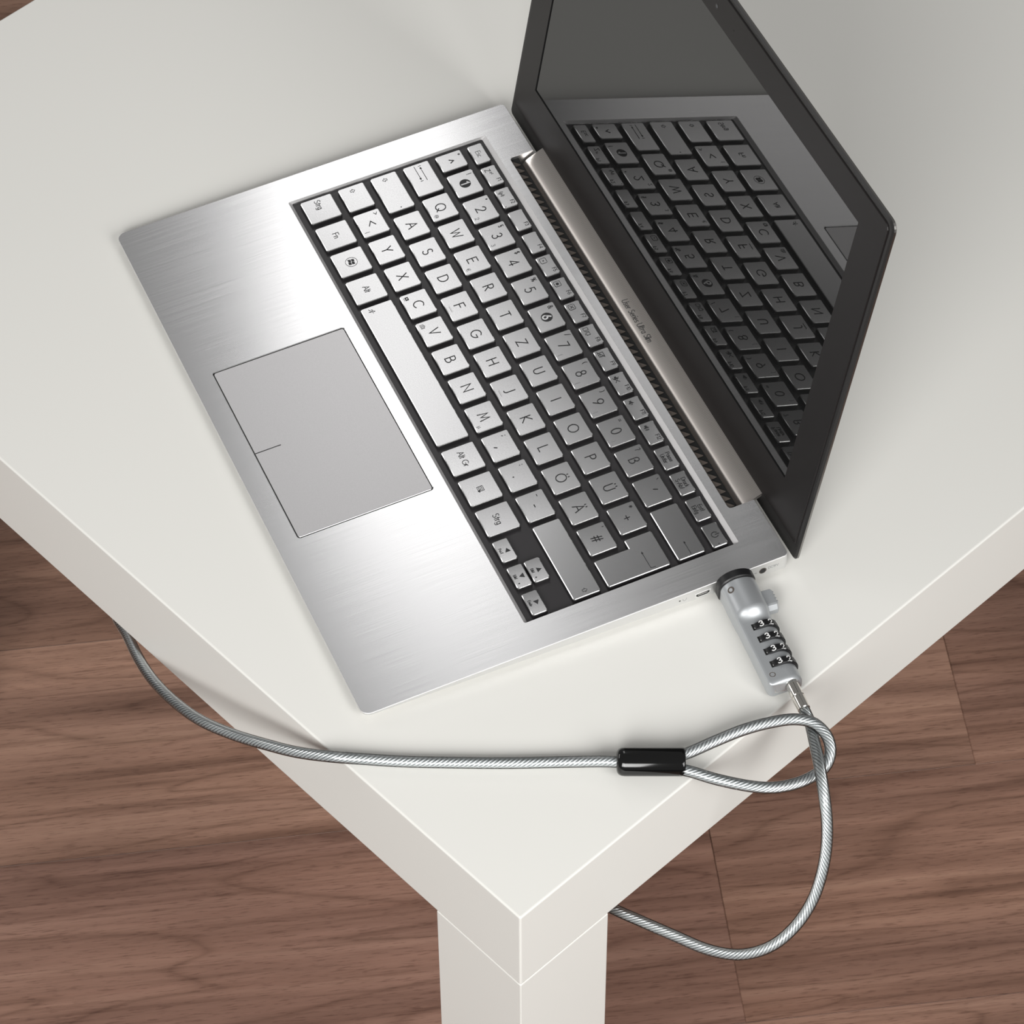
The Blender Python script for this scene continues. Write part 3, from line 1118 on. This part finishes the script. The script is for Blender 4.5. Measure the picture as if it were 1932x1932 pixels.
# home row
add_key(18.6, R2[0], 24.3, R2[1], p_caps)
for i, c in enumerate('ASDFGHJKLÖÄ#'):
    k = add_key(46.3 + i * PITCH, R2[0], KW, R2[1], letter(c, {'#': "'"}.get(c)))
    if c in 'FJ':
        mb = MB()
        plate(mb, rrect(5.6, 1.75, 9.6, 2.25, .2, 2), 0, 0.14, 0.06)
        mb.build('homing_bar', 'key_silver', k)
# lower letters
add_key(18.6, R1[0], 15.7, R1[1], p_shift_l)
lows = [('<', '>', '|'), ('Y',), ('X',), ('C',), ('V',), ('B',), ('N',), ('M', None, 'µ'), (',', ';'), ('.', ':'), ('-', '_')]
for i, a in enumerate(lows):
    pr = p_c if a[0] == 'C' else p_v if a[0] == 'V' else letter(a[0], a[1] if len(a) > 1 else None, a[2] if len(a) > 2 else None)
    add_key(37.0 + i * PITCH, R1[0], KW, R1[1], pr)
add_key(239.2, R1[0], 42.9, R1[1], p_shift_r)
# bottom row
add_key(18.7, R0[0], 15.0, R0[1], words(['Strg'], 2.8, x=.30, wt=.28))
add_key(37.05, R0[0], KW, R0[1], words(['Fn'], 2.8, wt=.28))
add_key(55.4, R0[0], KW, R0[1], p_win)
add_key(73.85, R0[0], KW, R0[1], words(['Alt'], 2.8, wt=.28))
add_key(91.95, R0[0], 88.6, R0[1], p_space)
add_key(184.0, R0[0], KW, R0[1], words(['Alt Gr'], 2.7, wt=.28))
add_key(202.4, R0[0], KW, R0[1], p_menu)
add_key(220.8, R0[0], KW, R0[1], words(['Strg'], 2.8, wt=.28))
add_key(239.2, R0[0], 12.1, 6.95, p_arrow(-1, 0, 'Pos1'))
add_key(254.45, R0[0], 12.2, 6.85, p_arrow(0, -1, 'Bild'))
add_key(254.45, R0[0] + 7.95, 12.2, 7.0, p_arrow(0, 1, 'Bild'))
add_key(269.9, R0[0], 12.2, 6.95, p_arrow(1, 0, 'Ende'))

# --- ports and marks on the right side wall (face u = W)
sw = W + 0.02


def on_side(pts, du=0.0):
    return [(sw + du, v, z) for v, z in pts]


mb = MB()
hd = [(151.2, 6.4), (158.4, 6.75), (158.4, 4.9), (157.2, 3.9), (152.2, 3.75), (151.2, 4.6)]
hin = [(151.7, 5.9), (157.9, 6.25), (157.9, 5.1), (156.9, 4.4), (152.5, 4.25), (151.7, 4.9)]
ring(mb, on_side(hd), on_side(hd, 0.12))
ring(mb, on_side(hd, 0.12), on_side(hin, 0.10))
ring(mb, on_side(hin, 0.10), on_side(hin, 0.01), 1)
mb.add(on_side(hin, 0.012), [tuple(range(6))], 1)
mb.add(on_side([(152.6, 5.0), (157.0, 5.2), (157.0, 5.55), (152.6, 5.35)], 0.05), [(0, 1, 2, 3)], 0)
mb.build('display_port', ['polished_edge', 'port_black'], lap)
mb = MB()
cyl(mb, (sw, 183.0, 6.1), 1.75, 0.05, 'x', 24, 0)
mb.add([(sw + 0.06, 183.0 + 1.35 * math.cos(a), 6.1 + 1.35 * math.sin(a)) for a in [2 * PI * i / 20 for i in range(20)]], [tuple(range(20))], 1)
mb.build('power_socket', ['vent_brown', 'port_black'], lap)


def side_place(v0, z0):
    return lambda x, y: (sw + 0.01, v0 + x, z0 + y)


mb = MB()
mb.add(on_side([(144.1 + .45 * math.cos(a), 5.6 + .4 * math.sin(a)) for a in [2 * PI * i / 12 for i in range(12)]], 0.01), [tuple(range(12))])
mb.build('card_light', 'port_black', lap)
for nm, strokes, wt in (('socket_print', [[(x, y + 6.7) for x, y in q] for q in text_strokes('DC19V', 188.0, 0, 1.3)], .22),
                        ('socket_symbol', [[(x, y + 6.1) for x, y in q] for q in text_strokes('--', 179.6, 0, 1.2)], .3),
                        ('audio_symbol', [[(145.6, 6.2), (145.6, 5.2), (146.4, 4.7), (147.2, 5.4), (147.2, 6.3)]], .2)):
    mb = MB()
    for q in strokes:
        ribbon(mb, q, wt, 0, 0, lambda x, y: (sw + 0.01, x, y))
    mb.build(nm, 'legend_faint', lap, fix=False)

# rubber feet under the chassis
for (fu, fv) in ((22, 16), (W - 22, 16), (22, 168), (W - 22, 168)):
    mb = MB()
    cyl(mb, (fu, fv, 0.02), 5.5, zb(fv) + 0.1, 'z', 20)
    mb.build('rubber_foot', 'rubber', lap)

# --- vent floor with teeth in the hinge notch
mb = MB()
z_v = 8.9
fill_poly(mb, [[(NU0, NV - 0.5), (NU1, NV - 0.5), (NU1, 187.6), (NU0, 187.6)]], lambda x, y: z_v)
fill_poly(mb, [[(NU0, NV - 0.5), (NU1, NV - 0.5), (NU1, 187.6), (NU0, 187.6)]], lambda x, y: z_v - 1)
ring(mb, [(NU0, NV - .5, z_v), (NU1, NV - .5, z_v), (NU1, 187.6, z_v), (NU0, 187.6, z_v)], [(NU0, NV - .5, z_v - 1), (NU1, NV - .5, z_v - 1), (NU1, 187.6, z_v - 1), (NU0, 187.6, z_v - 1)])
vent = mb.build('vent_grille', 'gap_black', lap)
mb = MB()
tri = [(0, 0), (4.35, 0), (4.0, 3.6)]
fill_poly(mb, [tri], lambda x, y: 0.5)
ring(mb, [(x, y, 0.5) for x, y in tri], [(x, y, 0) for x, y in tri])
tooth = mb.mesh('vent_tooth', 'vent_brown')
for i in range(52):
    link('vent_tooth', tooth, vent, (NU0 + 0.9 + i * 4.42, NV - 0.2, z_v))

# --- lid (its own frame: x along u, y up the lid, z towards the user)
LIDA = math.radians(80.86)
lv, lz = 199.37, 10.57
lid_frame = Matrix.Translation(Vector((0, lv, lz)) * S) @ Matrix.Rotation(LIDA, 4, 'X')
LB, LH = -6.7, 187.4


def lid_part(mb, name, mats, parent=lap, **kw):
    o = mb.build(name, mats, lap, **kw)
    o.matrix_local = lid_frame
    if parent is not lap:
        o.parent = parent
        o.matrix_local = Matrix.Identity(4)
    return o


lo = corner(3.2, LB + 3.2, 3.2, 180, 270) + corner(W - 3.2, LB + 3.2, 3.2, 270, 360) + corner(W - 5, LH - 5, 5, 0, 90) + corner(5, LH - 5, 5, 90, 180)
mb = MB()
rim = offset_loop(lo, 1.0)
fill_poly(mb, [rim], lambda x, y: 0.0, 0)
ring(mb, [(x, y, 0) for x, y in rim], [(x, y, -0.6) for x, y in lo], 0)
ring(mb, [(x, y, -0.6) for x, y in lo], [(x, y, -1.5) for x, y in lo], 1)
b1_ = offset_loop(lo, 1.2)
ring(mb, [(x, y, -1.5) for x, y in lo], [(x, y, -2.4) for x, y in b1_], 1)
b2_ = offset_loop(lo, 14)
ring(mb, [(x, y, -2.4) for x, y in b1_], [(x, y, -4.6) for x, y in b2_], 1, True)
fill_poly(mb, [b2_], lambda x, y: -4.6, 1)
lid = lid_part(mb, 'lid_shell', ['lid_black', 'lid_edge_metal'])
lid['label'] = 'black lid with dark metal rim'
SU0, SU1, SV0, SV1 = 19.8, 277.2, 23.5, 170.1
# bezel frame, proud of the shell, with the display opening
bz = rrect(2.8, 1.9, W - 2.8, LH - 2.6, (1.0, 1.0, 3.6, 3.6), 4)
hole = rrect(SU0, SV0, SU1, SV1, 0.2, 2)
mb = MB()
bi = offset_loop(bz, 0.3)
fill_poly(mb, [bi, hole[::-1]], lambda x, y: 0.55)
ring(mb, [(x, y, 0.55) for x, y in bi], [(x, y, 0.2) for x, y in bz])
ring(mb, [(x, y, 0.2) for x, y in bz], [(x, y, -0.3) for x, y in bz])
ring(mb, [(x, y, 0.55) for x, y in hole], [(x, y, 0.05) for x, y in hole], 1)
lid_part(mb, 'screen_bezel', ['bezel_black', 'gap_black'])
mb = MB()
gl_ = rrect(SU0 - 0.5, SV0 - 0.5, SU1 + 0.5, SV1 + 0.5, 0.1, 1)
plate(mb, gl_, -1.0, 0.08)
lid_part(mb, 'screen_panel', 'screen_glass')
mb = MB()
cyl(mb, (148.8, 176.3, 0.5), 1.3, 0.09, 'z', 20, 0)
cyl(mb, (148.8, 176.3, 0.5), 0.8, 0.13, 'z', 16, 1)
lid_part(mb, 'webcam', ['lid_black', 'camera_lens'])
mb = MB()
cyl(mb, (164.6, 176.0, 0.5), 0.42, 0.08, 'z', 12, 0)
lid_part(mb, 'microphone_hole', 'gap_black')

# --- hinge cover: swept profile in (v, z), perforated metal
prof = [(199.6, 11.35), (198.2, 10.75), (196.4, 9.9), (194.6, 9.0), (193.0, 8.15), (192.0, 7.55), (191.0, 6.85), (190.1, 5.95), (189.3, 4.8), (188.7, 3.6), (188.4, 2.6)]
lens = [0.0]
for i in range(1, len(prof)):
    lens.append(lens[-1] + math.hypot(prof[i][0] - prof[i - 1][0], prof[i][1] - prof[i - 1][1]))
back_ = [(v + 1.0, z - 1.2) for v, z in prof]
back_[0] = (200.2, 9.6)
HU0, HU1 = 35.2, 264.6
verts, faces = [], []
n = len(prof)
for u in (HU0, HU1):
    verts += [(u, v, z) for v, z in prof]
for u in (HU0, HU1):
    verts += [(u, v, z) for v, z in back_]
for i in range(n - 1):
    faces.append((i, i + 1, n + i + 1, n + i))
    faces.append((2 * n + i, 3 * n + i, 3 * n + i + 1, 2 * n + i + 1))
    faces.append((i, 2 * n + i, 2 * n + i + 1, i + 1))
    faces.append((n + i, n + i + 1, 3 * n + i + 1, 3 * n + i))
faces += [(0, n, 3 * n, 2 * n), (n - 1, 3 * n - 1, 4 * n - 1, 2 * n - 1)]
mb = MB()
mb.add(verts, faces[:4 * (n - 1)], 0, True)
mb.add(verts, faces[4 * (n - 1):], 0)
uvmap = {}
for u in (HU0, HU1):
    for (v, z), l in zip(prof, lens):
        uvmap[(round(u, 2), round(v, 2), round(z, 2))] = (u * S, l * S)


def uvh(co):
    kx = (round(co.x * 1000, 2), round(co.y * 1000, 2), round(co.z * 1000, 2))
    return uvmap.get(kx, (co.x, 0.02))


hinge = mb.build('hinge_cover', 'hinge_mesh', lap, uv=uvh)
es = hinge.modifiers.new('edges', 'EDGE_SPLIT')
es.split_angle = math.radians(40)
# script lettering on the cover
mb = MB()


def on_cover(x, y):
    # y = distance along the profile from the ridge side upwards
    l = 7.4 - y
    for i in range(1, len(lens)):
        if l <= lens[i] or i == len(lens) - 1:
            f = (l - lens[i - 1]) / (lens[i] - lens[i - 1])
            v = prof[i - 1][0] + f * (prof[i][0] - prof[i - 1][0])
            z = prof[i - 1][1] + f * (prof[i][1] - prof[i - 1][1])
            return (x, v - 0.03, z + 0.05)


for s in text_strokes('User Series Ultra Slim', 149.5, 1.7, 2.7, sp=.16, slant=.45):
    ribbon(mb, s, .30, 0, 0, on_cover)
mb.build('cover_lettering', 'legend_ink', hinge, fix=False)

# ================================================================== cable lock
AX = math.atan(-0.08)
_eu = Vector((math.cos(PHI), math.sin(PHI), 0))
_ev = Vector((-math.sin(PHI), math.cos(PHI), 0))
_o = Vector((LX, LY, 0)) + _eu * (W + 0.2) + _ev * 169.2
lock = thing('cable_lock', 'silver combination lock with steel cable plugged into the laptop side', 'lock', (_o.x, _o.y, TOP), PHI + AX)
LM = Matrix.Translation(_o) @ Matrix.Rotation(PHI + AX, 4, 'Z')
LMi = LM.inverted()


def to_lock(p):
    return LMi @ Vector(p)


def in_flat(w, z):
    if w < -7.6 or w > 8.0 or z < 0.6 or z > 10.3:
        return False
    if w > 2 and z > 4.3 and (w - 2) ** 2 + (z - 4.3) ** 2 > 36:
        return False
    for cw, cz, r, sw_, sz_ in ((-7.6 + 1.0, 10.3 - 1.0, 1.0, -1, 1), (-7.6 + 2.2, 0.6 + 2.2, 2.2, -1, -1), (8 - 2.2, 0.6 + 2.2, 2.2, 1, -1)):
        if (w - cw) * sw_ > 0 and (z - cz) * sz_ > 0 and (w - cw) ** 2 + (z - cz) ** 2 > r * r:
            return False
    return True


def in_dome(w, z):
    if abs(w) > 7.9 or z < 0.6:
        return False
    if z > 8 and (w / 7.9) ** 2 + ((z - 8) / 6.1) ** 2 > 1:
        return False
    for cw, cz, r, sw_, sz_ in ((-7.9 + 2.4, 3.0, 2.4, -1, -1), (7.9 - 2.4, 3.0, 2.4, 1, -1)):
        if (w - cw) * sw_ > 0 and (z - cz) * sz_ > 0 and (w - cw) ** 2 + (z - cz) ** 2 > r * r:
            return False
    return True


NA = 192
LC = (0.2, 5.4)


def radial(fn):
    out = []
    for i in range(NA):
        a = 2 * PI * i / NA
        lo_, hi_ = 0.0, 20.0
        for _ in range(30):
            md = (lo_ + hi_) / 2
            if fn(LC[0] + md * math.cos(a), LC[1] + md * math.sin(a)):
                lo_ = md
            else:
                hi_ = md
        out.append(lo_)
    return out


RF, RD = radial(in_flat), radial(in_dome)


def section(U, t, sc=0.0):
    return [(U, LC[0] + (RF[i] * (1 - t) + RD[i] * t - sc) * math.cos(2 * PI * i / NA), LC[1] + (RF[i] * (1 - t) + RD[i] * t - sc) * math.sin(2 * PI * i / NA)) for i in range(NA)]


secs = [section(4.3, 1, 0.5), section(4.5, 1, 0.12), section(4.9, 1, 0)]
for U in (8, 12, 16, 19.0):
    secs.append(section(U, 1))
for k in range(1, 10):
    t = k / 9
    secs.append(section(19.0 + 6.4 * t, 0.5 + 0.5 * math.cos(PI * t)))
for U in (30, 36, 42, 48, 54):
    secs.append(section(U, 0))
for k in range(0, 7):
    a = 0.5 * PI * k / 6
    secs.append(section(56.0 + 2.4 * math.sin(a), 0, 2.2 * (1 - math.cos(a))))
mb = MB()
for a_, b_ in zip(secs, secs[1:]):
    ring(mb, a_, b_, 0, True)
mb.add(secs[0], [tuple(range(NA))])
mb.add(secs[-1], [tuple(range(NA))])
body = mb.build('lock_body', 'lock_silver', lock)
bm = bmesh.new()
bm.from_mesh(body.data)
bmesh.ops.remove_doubles(bm, verts=bm.verts, dist=1e-6)
bmesh.ops.recalc_face_normals(bm, faces=bm.faces)
bm.to_mesh(body.data)
bm.free()
wn = body.modifiers.new('flat_faces', 'WEIGHTED_NORMAL')
wn.weight = 60

mb = MB()
csec = [section(0.0, 1, 0.0), section(0.25, 1, -0.45), section(3.6, 1, -0.45), section(4.1, 1, -0.05), section(4.5, 1, 0.1)]
for a_, b_ in zip(csec, csec[1:]):
    ring(mb, a_, b_, 0, True)
mb.add(csec[0], [tuple(range(NA))])
mb.add(csec[-1], [tuple(range(NA))])
col_ = mb.build('lock_collar', 'lock_black', lock)
col_['label'] = 'black plastic collar against the laptop'
es = col_.modifiers.new('edges', 'EDGE_SPLIT')
es.split_angle = math.radians(35)

# release button on the far side
mb = MB()
bw0, bw1 = 6.5, 12.6
pts = [(10.2, 3.2), (19.6, 3.2), (19.9, 3.6), (19.9, 6.2), (18.6, 8.3), (17.8, 8.6), (10.6, 8.6), (10.2, 8.2)]
pa = [(x, bw0, z) for x, z in pts]
pb = [(x, bw1 - 0.6, z) for x, z in pts]
pc = [(15.05 + (x - 15.05) * 0.9, bw1, 5.9 + (z - 5.9) * 0.82) for x, z in pts]
ring(mb, pa, pb)
ring(mb, pb, pc)
mb.add(pc, [tuple(range(8))])
mb.add(pa, [tuple(range(8))])
btn = mb.build('release_button', 'lock_silver', lock)
mb = MB()
for k in range(4):
    x = 11.6 + k * 1.7
    q = [(x, bw1 - 0.8, 3.8), (x + 0.9, bw1 - 0.8, 3.8), (x + 0.9, bw1 - 0.8, 8.5), (x, bw1 - 0.8, 8.5)]
    q2 = [(x + 0.2, bw1 + 0.45, 4.1), (x + 0.7, bw1 + 0.45, 4.1), (x + 0.7, bw1 + 0.45, 8.1), (x + 0.2, bw1 + 0.45, 8.1)]
    ring(mb, q, q2)
    mb.add(q2, [(0, 1, 2, 3)])
mb.build('grip_rib', 'lock_silver', btn)

# number wheels
WC, WZ, WR = 2.0, 4.9, 6.9
mb = MB()
NW = 120
wprof = []
for i in range(NW):
    a = 2 * PI * i / NW
    ph = ((math.degrees(a) - 18 - 10) % 36) / 36.0
    notch = 0.38 if (ph < 0.10 or ph > 0.90) else 0.0
    wprof.append((a, WR - notch))


def wheel_ring(x, dr):
    return [(x, WC + (r - dr) * math.sin(a), WZ + (r - dr) * math.cos(a)) for a, r in wprof]


w0, w1, w2, w3 = wheel_ring(-1.62, 0.3), wheel_ring(-1.4, 0), wheel_ring(1.4, 0), wheel_ring(1.62, 0.3)
for a_, b_ in ((w0, w1), (w1, w2), (w2, w3)):
    ring(mb, a_, b_)
mb.add(w0, [tuple(range(NW))])
mb.add(w3, [tuple(range(NW))])
wheel_me = mb.mesh('number_wheel', 'dial_black')
nmb = MB()
for dg, ang in (('4', -46), ('3', -10), ('2', 26), ('1', 62), ('0', 98)):
    for s in text_strokes(dg, 0, 0, 2.5):
        def wp(x, y, ang=ang):
            a = math.radians(ang) + x / WR
            return (-y, WC + (WR + 0.04) * math.sin(a), WZ + (WR + 0.04) * math.cos(a))
        ribbon(nmb, [(px * 1.25, py) for px, py in s], .50, 0, 0, wp)
num_me = nmb.mesh('numerals', 'dial_white', fix=False)
for i in range(4):
    xw = 28.35 + i * 6.78
    wh = link('number_wheel', wheel_me, lock, (xw, 0, 0))
    link('numerals', num_me, wh)
# slot rims seen as thin dark gaps around each wheel
for i in range(4):
    xw = 28.35 + i * 6.78
    mb = MB()
    plate(mb, [(xw - 1.65, -3.15), (xw + 1.65, -3.15), (xw + 1.65, 1.2), (xw - 1.65, 1.2)], 10.0, 10.33)
    mb.build('wheel_slot', 'gap_black', lock)

# screws
mb = MB()
cx_, cw_ = 53.6, -4.3
for r0, r1, z0, z1 in ((1.55, 1.35, 10.3, 10.36), (1.35, 1.15, 10.36, 10.1)):
    la = [(cx_ + r0 * math.cos(2 * PI * i / 28), cw_ + r0 * math.sin(2 * PI * i / 28), z0) for i in range(28)]
    lb = [(cx_ + r1 * math.cos(2 * PI * i / 28), cw_ + r1 * math.sin(2 * PI * i / 28), z1) for i in range(28)]
    ring(mb, la, lb)
cyl(mb, (cx_, cw_, 10.0), 0.95, 0.33, 'z', 20)
cyl(mb, (cx_, cw_, 10.2), 1.38, 0.125, 'z', 24, 1)  # flat dark ring, colour standing in for the shaded groove
mb.build('screw', ['lock_silver', 'vent_brown'], lock)
mb = MB()
nx, nz = -0.55, 0.83
sc_c = Vector((8.6, -5.0, 12.78))
nrm = Vector((0, nx, nz)).normalized()
tx = Vector((1, 0, 0))
ty = nrm.cross(tx)


def sring(r, h, k=24):
    return [tuple(sc_c + nrm * h + tx * (r * math.cos(2 * PI * i / k)) + ty * (r * math.sin(2 * PI * i / k))) for i in range(k)]


ring(mb, sring(1.55, -0.3), sring(1.5, 0.10), 1)
ring(mb, sring(1.5, 0.10), sring(1.15, 0.02), 1)
mb.add(sring(1.15, 0.02), [tuple(range(24))], 1)
ring(mb, sring(0.85, 0.0), sring(0.8, 0.2), 0)
mb.add(sring(0.8, 0.2), [tuple(range(24))], 0)
mb.build('screw', ['lock_silver', 'vent_brown'], lock)
# moulded line on the end face
mb = MB()
ribbon(mb, [(-4.6, 5.6), (-4.6, 4.3), (-4.2, 3.9), (-0.5, 3.9)], .35, 0, 0, lambda x, y: (58.42, x, y))
ribbon(mb, [(4.9, 4.2), (6.6, 4.2)], .35, 0, 0, lambda x, y: (58.42, x, y))
mb.build('mould_line', 'polished_edge', lock, fix=False)

# ferrule
mb = MB()
fw, fz = 2.6, 6.2
for (x0, x1_, r0, r1) in ((57.6, 58.6, 3.2, 3.2), (58.6, 64.8, 2.75, 2.75), (64.8, 65.1, 2.75, 2.55), (65.1, 65.4, 2.55, 2.75), (65.4, 71.6, 2.75, 2.65), (71.6, 72.0, 2.65, 2.2)):
    cyl(mb, (x0, fw, fz), r0, x1_ - x0, 'x', 32, 0, False, r1)
la = [(72.0, fw + 2.2 * math.cos(2 * PI * i / 24), fz + 2.2 * math.sin(2 * PI * i / 24)) for i in range(24)]
mb.add(la, [tuple(range(24))])
fer = mb.build('ferrule', 'chrome', lock)
es = fer.modifiers.new('edges', 'EDGE_SPLIT')
es.split_angle = math.radians(30)

# the steel cable: lock -> through the eye -> down, behind the leg, under the top -> up the left edge -> sleeve -> eye
f0 = LM @ Vector((70.0, fw, fz))
f1 = LM @ Vector((74.0, fw, fz - 0.4))
path = [tuple(f0), tuple(f1), (149.4, -15.2, 4.6), (141.8, -25.5, 5.5), (133.9, -35.5, 6.8), (127.7, -43.9, 3.0), (124.0, -49.7, -6.0),
        (120.9, -53.3, -18.0), (116.4, -55.9, -30.0), (110.5, -57.2, -42.0), (101.6, -56.8, -52.0), (91.7, -53.4, -60.0), (83.0, -45.5, -66.0),
        (76.9, -33.3, -70.0), (72.5, -16.1, -73.0), (68.7, -1.3, -75.0), (65.4, 12.4, -77.0), (62.5, 38, -82), (60, 66, -88), (56, 105, -98),
        (50, 160, -108), (46, 215, -110), (42, 262, -104), (34, 284, -94), (22, 286, -82), (12, 274, -72),
        (5.3, 257.5, -64.0), (-4.6, 235.8, -52.0), (-11.8, 215.8, -42.0), (-16.2, 195.3, -33.0), (-18.2, 174.7, -24.0), (-16.5, 155.3, -16.0),
        (-13.6, 137.8, -8.0), (-9.4, 122.3, -2.0), (-2.7, 108.3, 2.5), (5.1, 99.3, 2.5), (16.6, 86.4, 2.5), (30.3, 72.5, 2.5), (47.2, 55.9, 2.5),
        (62.9, 41.1, 2.9), (76.2, 27.0, 4.6), (80.5, 21.5, 5.2), (87.4, 14.6, 6.0)]
loop = [(90.0, 11.4, 6.0), (95.3, 9.7, 6.0), (101.6, 7.0, 6.3), (113.2, 3.2, 7.0), (124.2, -1.0, 8.0), (134.2, -6.3, 8.8), (143.0, -12.8, 9.4), (147.1, -19.3, 9.4),
        (147.1, -26.8, 8.0), (143.8, -32.2, 5.5), (138.9, -34.4, 2.6), (132.7, -33.6, 0.8), (124.3, -31.1, 1.0), (116.2, -27.0, 2.2),
        (109.7, -21.2, 3.4), (100.7, -9.0, 5.0), (95.2, 0.7, 6.0), (91.5, 6.0, 6.0), (87.0, 10.4, 6.0)]
NL = 7
SEG = 8
core = []
for i in range(NL * SEG):
    a = 2 * PI * i / (NL * SEG)
    core.append((a, 1.42 + 0.62 * abs(math.cos(a * NL / 2)) ** 0.7))
sheath = [(2 * PI * i / 24, 2.45) for i in range(24)]
for nm, pts in (('cable', path), ('cable_eye', loop)):
    P = smooth_path([to_lock(p) for p in pts], 0.4)
    mb = MB()
    tube(mb, P, core, lambda k: 1 if k % SEG in (SEG // 2 - 1, SEG // 2) else 0, twist=-0.46)
    o = mb.build(nm, ['steel_strand', 'strand_groove_shade'], lock, fix=False)
    P2 = P[::4] + ([P[-1]] if (len(P) - 1) % 4 else [])
    mb = MB()
    tube(mb, P2, sheath, 0)
    sh = mb.build('cable_sheath', 'clear_sheath', o, fix=False)
    sh['label'] = 'clear plastic skin over twisted steel'

# crimp sleeve with rounded rims
sa, sb = to_lock((77.3, 24.3, 6.2)), to_lock((97.4, 4.9, 6.2))
ax = (sb - sa)
Ls = ax.length
ax.normalize()
sd = Vector((0, 0, 1)).cross(ax).normalized()
upv = ax.cross(sd)
mb = MB()
NS = 40
rings_ = []
sprof = [(0.0, 0.55), (0.2, 0.72), (0.9, 0.88), (2.0, 0.97), (3.4, 1.0), (Ls - 1.6, 1.0), (Ls - 0.7, 0.985), (Ls - 0.2, 0.95), (Ls, 0.88), (Ls - 0.3, 0.80)]
for s_, k_ in sprof:
    rings_.append([tuple(sa + ax * s_ + sd * (6.1 * k_ * math.cos(2 * PI * i / NS)) + upv * (5.7 * k_ * math.sin(2 * PI * i / NS))) for i in range(NS)])
for a_, b_ in zip(rings_, rings_[1:]):
    ring(mb, a_, b_, 0, True)
mb.add(rings_[0], [tuple(range(NS))])
mb.add(rings_[-1], [tuple(range(NS))])
sl = mb.build('crimp_sleeve', 'sleeve_black', lock)
sl['label'] = 'glossy black sleeve joining the cable eye'
bm = bmesh.new()
bm.from_mesh(sl.data)
bmesh.ops.remove_doubles(bm, verts=bm.verts, dist=1e-6)
bmesh.ops.recalc_face_normals(bm, faces=bm.faces)
bm.to_mesh(sl.data)
bm.free()

# everything in the lock frame was given in table-top heights (z = 0 on the table)
bpy.context.view_layer.update()
